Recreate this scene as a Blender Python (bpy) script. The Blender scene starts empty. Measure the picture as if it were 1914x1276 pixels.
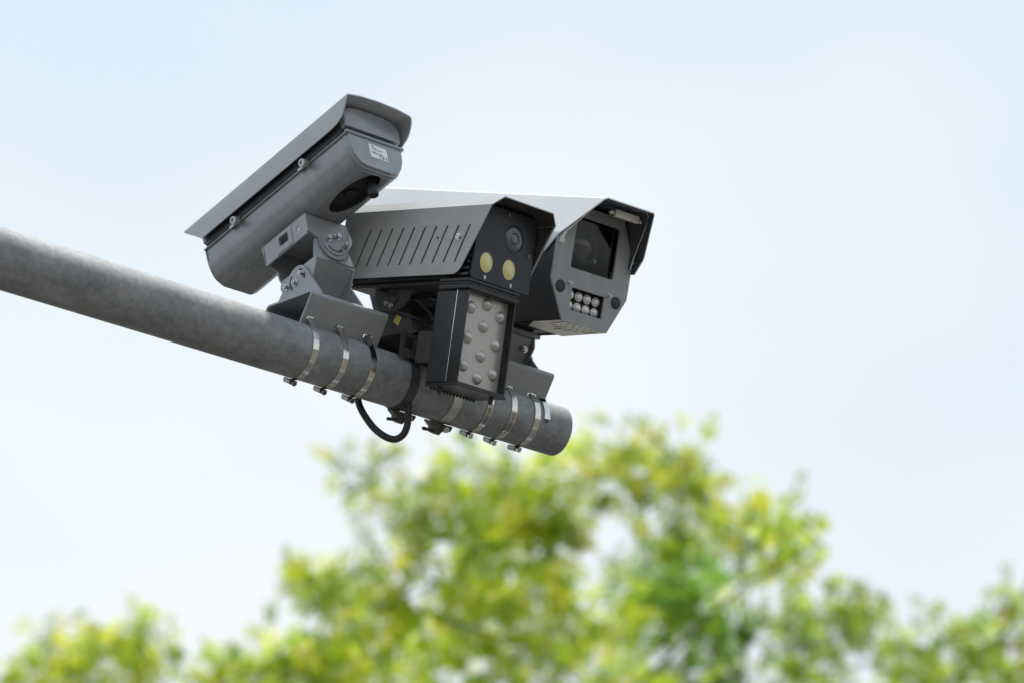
import bpy, bmesh, math, random
import numpy as np
from math import radians, sin, cos, pi, sqrt, atan2, tan
from mathutils import Matrix, Vector
from mathutils.geometry import tessellate_polygon

scene = bpy.context.scene
col = scene.collection

# ------------------------------------------------------------------ camera
cd = bpy.data.cameras.new('camera')
cd.lens = 169.28
cd.sensor_width = 36.0
cd.clip_start = 0.1
cd.clip_end = 2000
cd.dof.use_dof = True
cd.dof.focus_distance = 8.98
cd.dof.aperture_fstop = 4.4
cd.dof.aperture_blades = 0
cam = bpy.data.objects.new('camera', cd)
cam.location = (0, 0, 1.6)
cam.rotation_euler = (radians(90 + 25), 0, 0)
col.objects.link(cam)
scene.camera = cam

# ------------------------------------------------------------------ sky and sun
SUN_DIR = Vector((0.14, 0.10, 0.985)).normalized()      # towards the sun: almost overhead
sun_el = math.asin(SUN_DIR.z)
sun_az = atan2(SUN_DIR.x, SUN_DIR.y)                    # clockwise from +Y
world = bpy.data.worlds.new('World')
scene.world = world
world.use_nodes = True
nt = world.node_tree
nt.nodes.clear()
n_out = nt.nodes.new('ShaderNodeOutputWorld')
n_bg = nt.nodes.new('ShaderNodeBackground')
n_bg.inputs['Strength'].default_value = 0.066
n_sky = nt.nodes.new('ShaderNodeTexSky')
n_sky.sky_type = 'NISHITA'
n_sky.sun_disc = False
n_sky.sun_elevation = sun_el
n_sky.sun_rotation = sun_az
n_sky.air_density = 1.0
n_sky.dust_density = 3.0
n_sky.ozone_density = 1.0
n_tc = nt.nodes.new('ShaderNodeTexCoord')
n_map = nt.nodes.new('ShaderNodeMapping')
n_map.inputs['Scale'].default_value = (3.2, 3.2, 5.0)
n_map.inputs['Location'].default_value = (0.07, -0.69, 2.20)
n_noise = nt.nodes.new('ShaderNodeTexNoise')
n_noise.inputs['Scale'].default_value = 1.6
n_noise.inputs['Detail'].default_value = 3.0
n_noise.inputs['Roughness'].default_value = 0.45
n_ramp = nt.nodes.new('ShaderNodeValToRGB')             # thin veil: paler and bluer patches all over the sky
n_ramp.color_ramp.elements[0].position = 0.30
n_ramp.color_ramp.elements[0].color = (7.2, 8.78, 10.15, 1)
n_ramp.color_ramp.elements[1].position = 0.76
n_ramp.color_ramp.elements[1].color = (9.85, 10.25, 10.5, 1)
n_mix = nt.nodes.new('ShaderNodeMix')
n_mix.data_type = 'RGBA'
n_mix.inputs['Factor'].default_value = 0.92
nt.links.new(n_tc.outputs['Generated'], n_map.inputs['Vector'])
nt.links.new(n_map.outputs['Vector'], n_noise.inputs['Vector'])
n_sep = nt.nodes.new('ShaderNodeSeparateXYZ')           # the veil thickens towards the horizon all round
n_hor = nt.nodes.new('ShaderNodeMapRange')
n_hor.inputs['From Min'].default_value = 0.30
n_hor.inputs['From Max'].default_value = 0.55
n_hor.inputs['To Min'].default_value = 0.28
n_hor.inputs['To Max'].default_value = -0.20
n_add = nt.nodes.new('ShaderNodeMath')
n_add.operation = 'ADD'
nt.links.new(n_tc.outputs['Generated'], n_sep.inputs['Vector'])
nt.links.new(n_sep.outputs['Z'], n_hor.inputs['Value'])
nt.links.new(n_noise.outputs['Fac'], n_add.inputs[0])
nt.links.new(n_hor.outputs['Result'], n_add.inputs[1])
nt.links.new(n_add.outputs['Value'], n_ramp.inputs['Fac'])
nt.links.new(n_sky.outputs['Color'], n_mix.inputs['A'])
nt.links.new(n_ramp.outputs['Color'], n_mix.inputs['B'])
nt.links.new(n_mix.outputs['Result'], n_bg.inputs['Color'])
nt.links.new(n_bg.outputs['Background'], n_out.inputs['Surface'])

sd = bpy.data.lights.new('sun', 'SUN')
sd.energy = 3.2
sd.angle = radians(3)
sd.color = (1.0, 0.955, 0.89)
sun = bpy.data.objects.new('sun', sd)
sun.rotation_euler = (-SUN_DIR).to_track_quat('-Z', 'Y').to_euler()
sun.location = (-6, 0, 30)
col.objects.link(sun)

scene.view_settings.view_transform = 'Standard'
scene.view_settings.look = 'None'
scene.view_settings.exposure = 0.6
scene.view_settings.gamma = 1.0
scene.view_settings.use_curve_mapping = False
scene.render.engine = 'CYCLES'
scene.cycles.use_denoising = True
scene.cycles.max_bounces = 8
scene.cycles.sample_clamp_indirect = 6.0

# ------------------------------------------------------------------ materials
MATS = {}

def material(name, rgb, rough=0.5, metal=0.0, var=0.0, var_scale=30.0, rough_var=0.0, bump=0.0, bump_scale=400.0,
             rgb2=None, stretch=(1, 1, 1), spec=0.5, coat=0.0, detail=4.0, dust=0.0):
    """Principled paint or metal with noise-driven tone, gloss and fine relief."""
    m = bpy.data.materials.new(name)
    m.use_nodes = True
    t = m.node_tree
    b = t.nodes['Principled BSDF']
    b.inputs['Base Color'].default_value = (*rgb, 1)
    b.inputs['Roughness'].default_value = rough
    b.inputs['Metallic'].default_value = metal
    b.inputs['Specular IOR Level'].default_value = spec
    b.inputs['Coat Weight'].default_value = coat
    tc = t.nodes.new('ShaderNodeTexCoord')
    mp = t.nodes.new('ShaderNodeMapping')
    mp.inputs['Scale'].default_value = stretch
    t.links.new(tc.outputs['Object'], mp.inputs['Vector'])
    if var or rgb2 or rough_var:
        n = t.nodes.new('ShaderNodeTexNoise')
        n.inputs['Scale'].default_value = var_scale
        n.inputs['Detail'].default_value = detail
        n.inputs['Roughness'].default_value = 0.6
        t.links.new(mp.outputs['Vector'], n.inputs['Vector'])
        r = t.nodes.new('ShaderNodeValToRGB')
        r.color_ramp.elements[0].position = 0.32
        r.color_ramp.elements[1].position = 0.68
        lo = rgb2 if rgb2 else tuple(c * (1 - var) for c in rgb)
        hi = rgb if rgb2 else tuple(min(1, c * (1 + var)) for c in rgb)
        r.color_ramp.elements[0].color = (*lo, 1)
        r.color_ramp.elements[1].color = (*hi, 1)
        t.links.new(n.outputs['Fac'], r.inputs['Fac'])
        out = r.outputs['Color']
        if dust:                                            # settled dust and faint rain streaks
            dm = t.nodes.new('ShaderNodeMapping')
            dm.inputs['Scale'].default_value = (26, 26, 5)
            t.links.new(tc.outputs['Object'], dm.inputs['Vector'])
            dn = t.nodes.new('ShaderNodeTexNoise')
            dn.inputs['Scale'].default_value = 1.6
            dn.inputs['Detail'].default_value = 7
            dn.inputs['Roughness'].default_value = 0.65
            t.links.new(dm.outputs['Vector'], dn.inputs['Vector'])
            dr = t.nodes.new('ShaderNodeMapRange')
            dr.inputs['From Min'].default_value = 0.46
            dr.inputs['From Max'].default_value = 0.74
            dr.inputs['To Max'].default_value = dust
            t.links.new(dn.outputs['Fac'], dr.inputs['Value'])
            dx = t.nodes.new('ShaderNodeMix')
            dx.data_type = 'RGBA'
            dx.inputs['B'].default_value = (0.40, 0.385, 0.36, 1)
            t.links.new(dr.outputs['Result'], dx.inputs['Factor'])
            t.links.new(out, dx.inputs['A'])
            out = dx.outputs['Result']
        t.links.new(out, b.inputs['Base Color'])
        if rough_var:
            mr = t.nodes.new('ShaderNodeMapRange')
            mr.inputs['To Min'].default_value = max(0.03, rough - rough_var)
            mr.inputs['To Max'].default_value = min(1, rough + rough_var)
            t.links.new(n.outputs['Fac'], mr.inputs['Value'])
            t.links.new(mr.outputs['Result'], b.inputs['Roughness'])
    if bump:
        n2 = t.nodes.new('ShaderNodeTexNoise')
        n2.inputs['Scale'].default_value = bump_scale
        n2.inputs['Detail'].default_value = 2.0
        t.links.new(tc.outputs['Object'], n2.inputs['Vector'])
        bp = t.nodes.new('ShaderNodeBump')
        bp.inputs['Strength'].default_value = bump
        bp.inputs['Distance'].default_value = 0.001
        t.links.new(n2.outputs['Fac'], bp.inputs['Height'])
        t.links.new(bp.outputs['Normal'], b.inputs['Normal'])
    MATS[name] = m
    return m

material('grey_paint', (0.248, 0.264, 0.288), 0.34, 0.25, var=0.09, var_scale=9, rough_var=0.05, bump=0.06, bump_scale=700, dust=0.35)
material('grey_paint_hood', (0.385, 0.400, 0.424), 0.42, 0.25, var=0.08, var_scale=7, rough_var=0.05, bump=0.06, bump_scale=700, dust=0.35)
material('bracket_paint', (0.295, 0.308, 0.328), 0.45, 0.3, var=0.07, var_scale=25, rough_var=0.07, bump=0.08, bump_scale=600, dust=0.35)
material('shield_paint', (0.41, 0.419, 0.432), 0.62, 0.0, spec=0.2, var=0.06, var_scale=12, rough_var=0.06, bump=0.08, bump_scale=600, stretch=(1, 1, 3), dust=0.35)
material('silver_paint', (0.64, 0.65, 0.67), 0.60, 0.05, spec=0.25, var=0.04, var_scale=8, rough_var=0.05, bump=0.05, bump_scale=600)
material('plate_paint', (0.262, 0.270, 0.285), 0.48, 0.15, var=0.05, var_scale=30, bump=0.08, bump_scale=700, dust=0.35)
material('vent_paint', (0.80, 0.75, 0.69), 0.5, 0.1, var=0.06, var_scale=40)
material('hood_shade', (0.045, 0.055, 0.072), 0.5, 0.0, var=0.15, var_scale=25)  # shade under the right camera's hood, put into the inner colour
material('black_paint', (0.026, 0.030, 0.037), 0.45, 0.0, var=0.2, var_scale=30, rough_var=0.08, bump=0.06, dust=0.025, spec=0.35)
material('black_metal', (0.022, 0.024, 0.028), 0.38, 0.0, var=0.2, var_scale=40, rough_var=0.1, bump=0.05, dust=0.025, spec=0.35)
material('dusty_black_and_shade', (0.05, 0.048, 0.046), 0.55, 0.0, var=0.35, var_scale=35, rough_var=0.1)  # black parts, and the painted shade inside the slotted shield
material('rubber', (0.02, 0.022, 0.025), 0.6, 0.0, var=0.25, var_scale=50)
material('stainless', (0.62, 0.60, 0.57), 0.16, 1.0, var=0.06, var_scale=60, rough_var=0.06)
material('screw_steel', (0.58, 0.57, 0.56), 0.22, 1.0, var=0.1, var_scale=200)
material('dull_strap', (0.50, 0.49, 0.46), 0.42, 0.8, var=0.25, var_scale=60, rough_var=0.1)
material('dark_steel', (0.20, 0.195, 0.19), 0.32, 0.9, var=0.2, var_scale=90, rough_var=0.1)
material('latch_metal', (0.46, 0.46, 0.46), 0.34, 0.7, var=0.08, var_scale=90)
material('slot_dark', (0.01, 0.01, 0.01), 0.8)
material('label_white', (0.74, 0.76, 0.80), 0.45, var=0.03, var_scale=80)
material('label_print', (0.10, 0.11, 0.14), 0.5)
material('faded_sticker', (0.40, 0.41, 0.43), 0.5, var=0.2, var_scale=150)
material('sticker_yellow', (0.62, 0.58, 0.10), 0.5, var=0.08, var_scale=90)
material('lamp_yellow', (0.62, 0.58, 0.20), 0.38, var=0.05, var_scale=150, coat=1.0)
material('lamp_rim', (0.74, 0.73, 0.62), 0.35, coat=0.4)
material('lens_glass', (0.018, 0.021, 0.026), 0.09, 0.0, spec=0.6, coat=0.6)
material('lens_ring', (0.075, 0.082, 0.092), 0.4, 0.2)
material('lens_front', (0.060, 0.068, 0.080), 0.28, 0.0, var=0.1, var_scale=40, coat=0.5)
material('lens_coating', (0.10, 0.075, 0.06), 0.16, 0.3, rgb2=(0.03, 0.03, 0.04), var_scale=35, coat=1.0)
material('panel_beige', (0.42, 0.405, 0.385), 0.34, 0.35, var=0.04, var_scale=60, rough_var=0.05)
material('dome_silver', (0.46, 0.455, 0.44), 0.32, 0.5, var=0.05, var_scale=90)
material('led_clear', (0.66, 0.645, 0.71), 0.08, 0.15, var=0.12, var_scale=200, coat=1.0)
material('level_bar', (0.74, 0.71, 0.68), 0.4, 0.1, var=0.06, var_scale=90)

def galvanised():
    m = bpy.data.materials.new('galvanised_steel')
    m.use_nodes = True
    t = m.node_tree
    b = t.nodes['Principled BSDF']
    b.inputs['Metallic'].default_value = 0.35
    tc = t.nodes.new('ShaderNodeTexCoord')
    mp = t.nodes.new('ShaderNodeMapping')
    mp.inputs['Scale'].default_value = (0.45, 1, 1)
    t.links.new(tc.outputs['Object'], mp.inputs['Vector'])
    big = t.nodes.new('ShaderNodeTexNoise')
    big.inputs['Scale'].default_value = 16
    big.inputs['Detail'].default_value = 6
    big.inputs['Roughness'].default_value = 0.62
    t.links.new(mp.outputs['Vector'], big.inputs['Vector'])
    r1 = t.nodes.new('ShaderNodeValToRGB')
    r1.color_ramp.elements[0].position = 0.30
    r1.color_ramp.elements[0].color = (0.16, 0.168, 0.177, 1)
    r1.color_ramp.elements[1].position = 0.70
    r1.color_ramp.elements[1].color = (0.355, 0.368, 0.38, 1)
    t.links.new(big.outputs['Fac'], r1.inputs['Fac'])
    vor = t.nodes.new('ShaderNodeTexVoronoi')           # zinc spangle
    vor.inputs['Scale'].default_value = 110
    t.links.new(tc.outputs['Object'], vor.inputs['Vector'])
    mx = t.nodes.new('ShaderNodeMix')
    mx.data_type = 'RGBA'
    mx.blend_type = 'OVERLAY'
    mx.inputs['Factor'].default_value = 0.15
    t.links.new(r1.outputs['Color'], mx.inputs['A'])
    bw = t.nodes.new('ShaderNodeRGBToBW')
    t.links.new(vor.outputs['Color'], bw.inputs['Color'])
    t.links.new(bw.outputs['Val'], mx.inputs['B'])
    st = t.nodes.new('ShaderNodeTexNoise')              # brownish dust stains
    st.inputs['Scale'].default_value = 34
    st.inputs['Detail'].default_value = 5
    t.links.new(tc.outputs['Object'], st.inputs['Vector'])
    r2 = t.nodes.new('ShaderNodeValToRGB')
    r2.color_ramp.elements[0].position = 0.58
    r2.color_ramp.elements[0].color = (0, 0, 0, 1)
    r2.color_ramp.elements[1].position = 0.78
    r2.color_ramp.elements[1].color = (0.8, 0.8, 0.8, 1)
    t.links.new(st.outputs['Fac'], r2.inputs['Fac'])
    mx2 = t.nodes.new('ShaderNodeMix')
    mx2.data_type = 'RGBA'
    mx2.inputs['B'].default_value = (0.25, 0.215, 0.185, 1)
    t.links.new(r2.outputs['Color'], mx2.inputs['Factor'])
    t.links.new(mx.outputs['Result'], mx2.inputs['A'])
    t.links.new(mx2.outputs['Result'], b.inputs['Base Color'])
    mr = t.nodes.new('ShaderNodeMapRange')
    mr.inputs['To Min'].default_value = 0.55
    mr.inputs['To Max'].default_value = 0.80
    t.links.new(big.outputs['Fac'], mr.inputs['Value'])
    t.links.new(mr.outputs['Result'], b.inputs['Roughness'])
    bp = t.nodes.new('ShaderNodeBump')
    bp.inputs['Strength'].default_value = 0.15
    bp.inputs['Distance'].default_value = 0.002
    t.links.new(st.outputs['Fac'], bp.inputs['Height'])
    t.links.new(bp.outputs['Normal'], b.inputs['Normal'])
    MATS['galvanised'] = m
galvanised()

def glass_pane():
    m = bpy.data.materials.new('window_glass')
    m.use_nodes = True
    t = m.node_tree
    t.nodes.clear()
    o = t.nodes.new('ShaderNodeOutputMaterial')
    tr = t.nodes.new('ShaderNodeBsdfTransparent')
    tr.inputs['Color'].default_value = (0.78, 0.80, 0.82, 1)
    gl = t.nodes.new('ShaderNodeBsdfGlossy')
    gl.inputs['Roughness'].default_value = 0.06
    fr = t.nodes.new('ShaderNodeFresnel')
    fr.inputs['IOR'].default_value = 1.27           # coated glass
    mx = t.nodes.new('ShaderNodeMixShader')
    t.links.new(fr.outputs['Fac'], mx.inputs['Fac'])
    t.links.new(tr.outputs['BSDF'], mx.inputs[1])
    t.links.new(gl.outputs['BSDF'], mx.inputs[2])
    t.links.new(mx.outputs['Shader'], o.inputs['Surface'])
    MATS['window_glass'] = m
glass_pane()

def leaf_material(name):
    m = bpy.data.materials.new(name)
    m.use_nodes = True
    t = m.node_tree
    t.nodes.clear()
    o = t.nodes.new('ShaderNodeOutputMaterial')
    at = t.nodes.new('ShaderNodeAttribute')
    at.attribute_name = 'tint'
    d = t.nodes.new('ShaderNodeBsdfPrincipled')
    d.inputs['Roughness'].default_value = 0.6
    d.inputs['Specular IOR Level'].default_value = 0.2
    tl = t.nodes.new('ShaderNodeBsdfTranslucent')
    hs = t.nodes.new('ShaderNodeHueSaturation')
    hs.inputs['Hue'].default_value = 0.497
    hs.inputs['Saturation'].default_value = 1.05
    hs.inputs['Value'].default_value = 1.7
    mx = t.nodes.new('ShaderNodeMixShader')
    mx.inputs['Fac'].default_value = 0.48
    t.links.new(at.outputs['Color'], d.inputs['Base Color'])
    t.links.new(at.outputs['Color'], hs.inputs['Color'])
    t.links.new(hs.outputs['Color'], tl.inputs['Color'])
    t.links.new(d.outputs['BSDF'], mx.inputs[1])
    t.links.new(tl.outputs['BSDF'], mx.inputs[2])
    t.links.new(mx.outputs['Shader'], o.inputs['Surface'])
    MATS[name] = m
leaf_material('leaf')
material('bark', (0.16, 0.13, 0.10), 0.85, rgb2=(0.08, 0.065, 0.05), var_scale=12, stretch=(1, 1, 0.25), bump=0.6, bump_scale=40)
material('earth', (0.062, 0.058, 0.036), 0.95, rgb2=(0.04, 0.042, 0.024), var_scale=0.6, detail=8)
material('asphalt', (0.075, 0.073, 0.07), 0.9, rgb2=(0.05, 0.05, 0.05), var_scale=3, detail=8, bump=0.4, bump_scale=120)
material('paving', (0.115, 0.102, 0.083), 0.85, rgb2=(0.086, 0.076, 0.063), var_scale=2.0, detail=8)
material('kerb_stone', (0.42, 0.40, 0.37), 0.8, var=0.1, var_scale=4)
material('road_paint', (0.75, 0.75, 0.72), 0.7, var=0.08, var_scale=6)

# ------------------------------------------------------------------ mesh helpers
def fillet(pts, radii, seg=5):
    """Round the corners of an open 2-D polyline."""
    out = [pts[0]]
    for i in range(1, len(pts) - 1):
        r = radii[i] if isinstance(radii, (list, tuple)) else radii
        p, a, b = Vector(pts[i]), Vector(pts[i - 1]), Vector(pts[i + 1])
        if r <= 0:
            out.append(pts[i]); continue
        u, v = (a - p).normalized(), (b - p).normalized()
        ang = u.angle(v)
        d = min(r / tan(ang / 2), (a - p).length * 0.49, (b - p).length * 0.49)
        rr = d * tan(ang / 2)
        c = p + (u + v).normalized() * (rr / sin(ang / 2))
        s, e = p + u * d - c, p + v * d - c
        a0 = atan2(s.y, s.x); a1 = atan2(e.y, e.x)
        da = (a1 - a0 + pi) % (2 * pi) - pi
        for k in range(seg + 1):
            t = a0 + da * k / seg
            out.append((c.x + rr * cos(t), c.y + rr * sin(t)))
    out.append(pts[-1])
    return out

def closed_fillet(pts, r, seg=4):
    n = len(pts)
    mid = ((pts[0][0] + pts[-1][0]) / 2, (pts[0][1] + pts[-1][1]) / 2)
    rr = [0] + ([r] * n if not isinstance(r, (list, tuple)) else list(r)) + [0]
    return fillet([mid] + list(pts) + [mid], rr, seg)[:-1]

def circle(c, rx, ry=None, n=24, a0=0.0):
    ry = rx if ry is None else ry
    return [(c[0] + rx * cos(a0 + 2 * pi * k / n), c[1] + ry * sin(a0 + 2 * pi * k / n)) for k in range(n)]

def round_rect(x0, x1, y0, y1, r, seg=3):
    return closed_fillet([(x0, y0), (x1, y0), (x1, y1), (x0, y1)], r, seg)

class MB:
    """Collects shapes; build() links them as one mesh object."""
    def __init__(self):
        self.v = []; self.f = []; self.m = []
    def add(self, verts, faces, mi=0):
        o = len(self.v)
        self.v += [tuple(p) for p in verts]
        self.f += [tuple(i + o for i in f) for f in faces]
        self.m += [mi] * len(faces)
        return self
    def box(self, x0, x1, y0, y1, z0, z1, mi=0, M=None):
        v = [Vector((x, y, z)) for x in (x0, x1) for y in (y0, y1) for z in (z0, z1)]
        if M: v = [M @ p for p in v]
        return self.add(v, [(0, 1, 3, 2), (4, 6, 7, 5), (0, 4, 5, 1), (2, 3, 7, 6), (0, 2, 6, 4), (1, 5, 7, 3)], mi)
    def plate(self, outer, holes=(), t=0.002, axis='x', at=0.0, mi=0, M=None):
        """Flat plate with real holes; axis is its normal, it reaches from at to at+t."""
        loops = [list(outer)] + [list(h) for h in holes]
        flat = [p for l in loops for p in l]
        tris = tessellate_polygon([[Vector((p[0], p[1], 0)) for p in l] for l in loops])
        n = len(flat)
        def p3(p, h):
            q = {'x': (h, p[0], p[1]), 'y': (p[0], h, p[1]), 'z': (p[0], p[1], h)}[axis]
            return M @ Vector(q) if M else Vector(q)
        verts = [p3(p, at) for p in flat] + [p3(p, at + t) for p in flat]
        faces = []
        for a, b, c in tris:
            faces += [(a, b, c), (c + n, b + n, a + n)]
        o = 0
        for l in loops:
            k = len(l)
            for i in range(k):
                j = (i + 1) % k
                faces.append((o + i, o + j, o + j + n, o + i + n))
            o += k
        return self.add(verts, faces, mi)
    def prism(self, prof, x0, x1, mi=0, axis='x'):
        return self.plate(prof, (), x1 - x0, axis, x0, mi)
    def loft(self, rings, mi=0, caps=(True, True), closed=True):
        n = len(rings[0])
        verts = [p for r in rings for p in r]
        faces = []
        for k in range(len(rings) - 1):
            for i in range(n if closed else n - 1):
                j = (i + 1) % n
                faces.append((k * n + i, k * n + j, (k + 1) * n + j, (k + 1) * n + i))
        if caps[0]: faces.append(tuple(range(n - 1, -1, -1)))
        if caps[1]: faces.append(tuple((len(rings) - 1) * n + i for i in range(n)))
        return self.add(verts, faces, mi)
    def sheet(self, prof, x0, x1, t=0.002, mi=0, mi_in=None, xy=None):
        """Bent sheet: open profile in (y, z) drawn out along x; x0/x1 may be lists, one value per profile point.
        Thickness grows to the right of the profile's direction."""
        n = len(prof)
        X0 = x0 if isinstance(x0, (list, tuple)) else [x0] * n
        X1 = x1 if isinstance(x1, (list, tuple)) else [x1] * n
        P = [Vector(p) for p in prof]
        off = []
        for i in range(n):
            d = []
            if i > 0: d.append((P[i] - P[i - 1]).normalized())
            if i < n - 1: d.append((P[i + 1] - P[i]).normalized())
            nn = [Vector((q.y, -q.x)) for q in d]
            if len(nn) == 2:
                s = (nn[0] + nn[1]).normalized()
                s = s / max(0.35, s.dot(nn[0]))
            else: s = nn[0]
            off.append(P[i] + s * t)
        f3 = (lambda x, p: (x, p.x, p.y)) if xy is None else xy
        verts = []
        for i in range(n):
            verts += [f3(X0[i], P[i]), f3(X1[i], P[i]), f3(X0[i], off[i]), f3(X1[i], off[i])]
        o = [[], []]
        for i in range(n - 1):
            a, b = 4 * i, 4 * (i + 1)
            o[0] += [(a, b, b + 1, a + 1), (a, a + 2, b + 2, b), (a + 1, b + 1, b + 3, a + 3)]
            o[1] += [(a + 2, a + 3, b + 3, b + 2)]
        o[0] += [(0, 1, 3, 2), (4 * n - 4, 4 * n - 2, 4 * n - 1, 4 * n - 3)]
        k = len(self.v)
        self.v += verts
        for j, mm in ((0, mi), (1, mi if mi_in is None else mi_in)):
            self.f += [tuple(q + k for q in f) for f in o[j]]
            self.m += [mm] * len(o[j])
        return self
    def lathe(self, prof, c=(0, 0, 0), axis=(0, 0, 1), n=20, mi=0):
        """Profile of (radius, height) turned about an axis through c."""
        ax = Vector(axis).normalized()
        u = ax.orthogonal().normalized(); w = ax.cross(u)
        c = Vector(c)
        rings = [[c + ax * h + (u * cos(2 * pi * k / n) + w * sin(2 * pi * k / n)) * max(r, 1e-5) for k in range(n)] for r, h in prof]
        return self.loft(rings, mi)
    def tube(self, path, rad, n=12, mi=0):
        P = [Vector(p) for p in path]
        R = rad if isinstance(rad, (list, tuple)) else [rad] * len(P)
        rings = []; u = None
        for i, p in enumerate(P):
            d = (P[min(i + 1, len(P) - 1)] - P[max(i - 1, 0)]).normalized()
            u = (d.orthogonal() if u is None else (u - d * u.dot(d))).normalized()
            w = d.cross(u)
            rings.append([p + (u * cos(2 * pi * k / n) + w * sin(2 * pi * k / n)) * R[i] for k in range(n)])
        return self.loft(rings, mi)
    def build(self, name, mats, parent=None, M=None, bevel=0.0, smooth=32, recalc=True):
        me = bpy.data.meshes.new(name)
        me.from_pydata(self.v, [], self.f)
        mats = mats if isinstance(mats, (list, tuple)) else [mats]
        for q in mats: me.materials.append(MATS[q])
        me.polygons.foreach_set('material_index', self.m)
        if recalc:
            bm = bmesh.new(); bm.from_mesh(me)
            bmesh.ops.remove_doubles(bm, verts=bm.verts, dist=1e-6)
            bmesh.ops.recalc_face_normals(bm, faces=bm.faces)
            if bevel:
                ed = [e for e in bm.edges if len(e.link_faces) == 2 and e.calc_face_angle(0) > radians(40)]
                bmesh.ops.bevel(bm, geom=ed, offset=bevel, segments=1, affect='EDGES', clamp_overlap=True)
            bm.to_mesh(me); bm.free()
        me.polygons.foreach_set('use_smooth', [True] * len(me.polygons))
        me.set_sharp_from_angle(angle=radians(smooth))
        ob = bpy.data.objects.new(name, me)
        col.objects.link(ob)
        if parent is not None:
            ob.parent = parent
            if M is not None: ob.matrix_local = ROOT_M[parent.name].inverted() @ M
        elif M is not None:
            ob.matrix_world = M
        return ob

ROOT_M = {}
def tag(o, label, cat, group=None):
    o['label'] = label; o['category'] = cat
    if group: o['group'] = group
    return o

def thing(name, label, cat, M, group=None):
    o = bpy.data.objects.new(name, None)
    o.empty_display_size = 0.05
    col.objects.link(o)
    o.matrix_world = M
    ROOT_M[o.name] = M.copy()
    return tag(o, label, cat, group)

def structure(o):
    o['kind'] = 'structure'
    return o

def frame(origin, yaw, tilt=0.0, roll=0.0, scale=1.0):
    """Local x = forward, y = sideways, z = up."""
    y, t, r = radians(yaw), radians(tilt), radians(roll)
    F = Vector((cos(y) * cos(t), sin(y) * cos(t), sin(t)))
    W = Vector((-sin(y), cos(y), 0))
    U = F.cross(W)
    W2 = W * cos(r) + U * sin(r); U2 = -W * sin(r) + U * cos(r)
    M = Matrix((F * scale, W2 * scale, U2 * scale)).transposed().to_4x4()
    M.translation = origin
    return M

def screw(parent, M, c, axis, r=0.0045, h=0.004, mat='screw_steel', name='screw'):
    """Socket-head screw: washer, head, dark socket."""
    ax = Vector(axis).normalized(); c = Vector(c)
    b = MB()
    b.lathe([(r * 1.35, -0.001), (r * 1.35, 0.0012), (r, 0.0012), (r, h - 0.0006), (r * 0.88, h), (r * 0.5, h), (r * 0.45, h - 0.0016), (0, h - 0.0016)], c, ax, 14)
    o = b.build(name, mat, parent, M)
    return o

# ------------------------------------------------------------------ ground, road, pavement (below the frame, they light the undersides)
def sheet_object(name, x0, x1, y0, y1, z, mat, nx=1, ny=1):
    vs = [(x0 + (x1 - x0) * i / nx, y0 + (y1 - y0) * j / ny, z) for j in range(ny + 1) for i in range(nx + 1)]
    fs = [(j * (nx + 1) + i, j * (nx + 1) + i + 1, (j + 1) * (nx + 1) + i + 1, (j + 1) * (nx + 1) + i) for j in range(ny) for i in range(nx)]
    b = MB(); b.add(vs, fs)
    return structure(b.build(name, mat, recalc=False))

sheet_object('ground', -600, 600, -600, 600, 0.0, 'earth', 8, 8)
sheet_object('pavement', -300, 300, -9, 7.2, 0.004, 'paving')
sheet_object('road', -300, 300, 7.35, 15.5, 0.004, 'asphalt')
b = MB(); b.box(-300, 300, 7.2, 7.35, -0.05, 0.13)
structure(b.build('kerb', 'kerb_stone'))
b = MB(); b.box(-300, 300, 15.5, 15.65, -0.05, 0.13)
structure(b.build('kerb', 'kerb_stone'))
b = MB()
for k in range(-20, 20):
    b.add([(k * 6, 11.35, 0.008), (k * 6 + 3, 11.35, 0.008), (k * 6 + 3, 11.5, 0.008), (k * 6, 11.5, 0.008)], [(0, 1, 2, 3)])
structure(b.build('lane_marking', 'road_paint', recalc=False))

# ------------------------------------------------------------------ steel arm
P0 = Vector((-0.337, 8.17240696, 5.37003097))
ARM_YAW = 37.2
Dp = Vector((cos(radians(ARM_YAW)), sin(radians(ARM_YAW)), 0))
Np = Vector((-sin(radians(ARM_YAW)), cos(radians(ARM_YAW)), 0))
PIPE = frame(P0, ARM_YAW)                    # x along the arm, y to the back, z up

def pipe_r(s):
    return 0.0485 + 0.0054 * (0.53 - s)

S_END, S_START = 0.532, -4.2
arm = thing('mast_arm', 'grey galvanised steel arm reaching in from the left and carrying the cameras', 'pole', PIPE)
b = MB()
N = 72
rings = []
stations = [S_START + (S_END - S_START) * k / 40 for k in range(41)]
for s in stations:
    rings.append([(s, pipe_r(s) * cos(2 * pi * k / N), pipe_r(s) * sin(2 * pi * k / N)) for k in range(N)])
re = pipe_r(S_END)
rings.append([(S_END + 0.0012, (re - 0.0008) * cos(2 * pi * k / N), (re - 0.0008) * sin(2 * pi * k / N)) for k in range(N)])
rings.append([(S_END + 0.0012, (re - 0.0045) * cos(2 * pi * k / N), (re - 0.0045) * sin(2 * pi * k / N)) for k in range(N)])
rings.append([(S_END - 0.45, (re - 0.004) * cos(2 * pi * k / N), (re - 0.004) * sin(2 * pi * k / N)) for k in range(N)])
b.loft(rings, caps=(True, True))
b.build('arm_tube', 'galvanised', arm)
b = MB()
b.lathe([(0.0, -5.37), (0.20, -5.37), (0.20, -5.34), (0.125, -5.33), (0.105, 0.45), (0.10, 0.46), (0.0, 0.48)], (S_START - 0.07, 0, 0), (0, 0, 1), 48)
b.build('mast', 'galvanised', arm)
b = MB()
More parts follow.
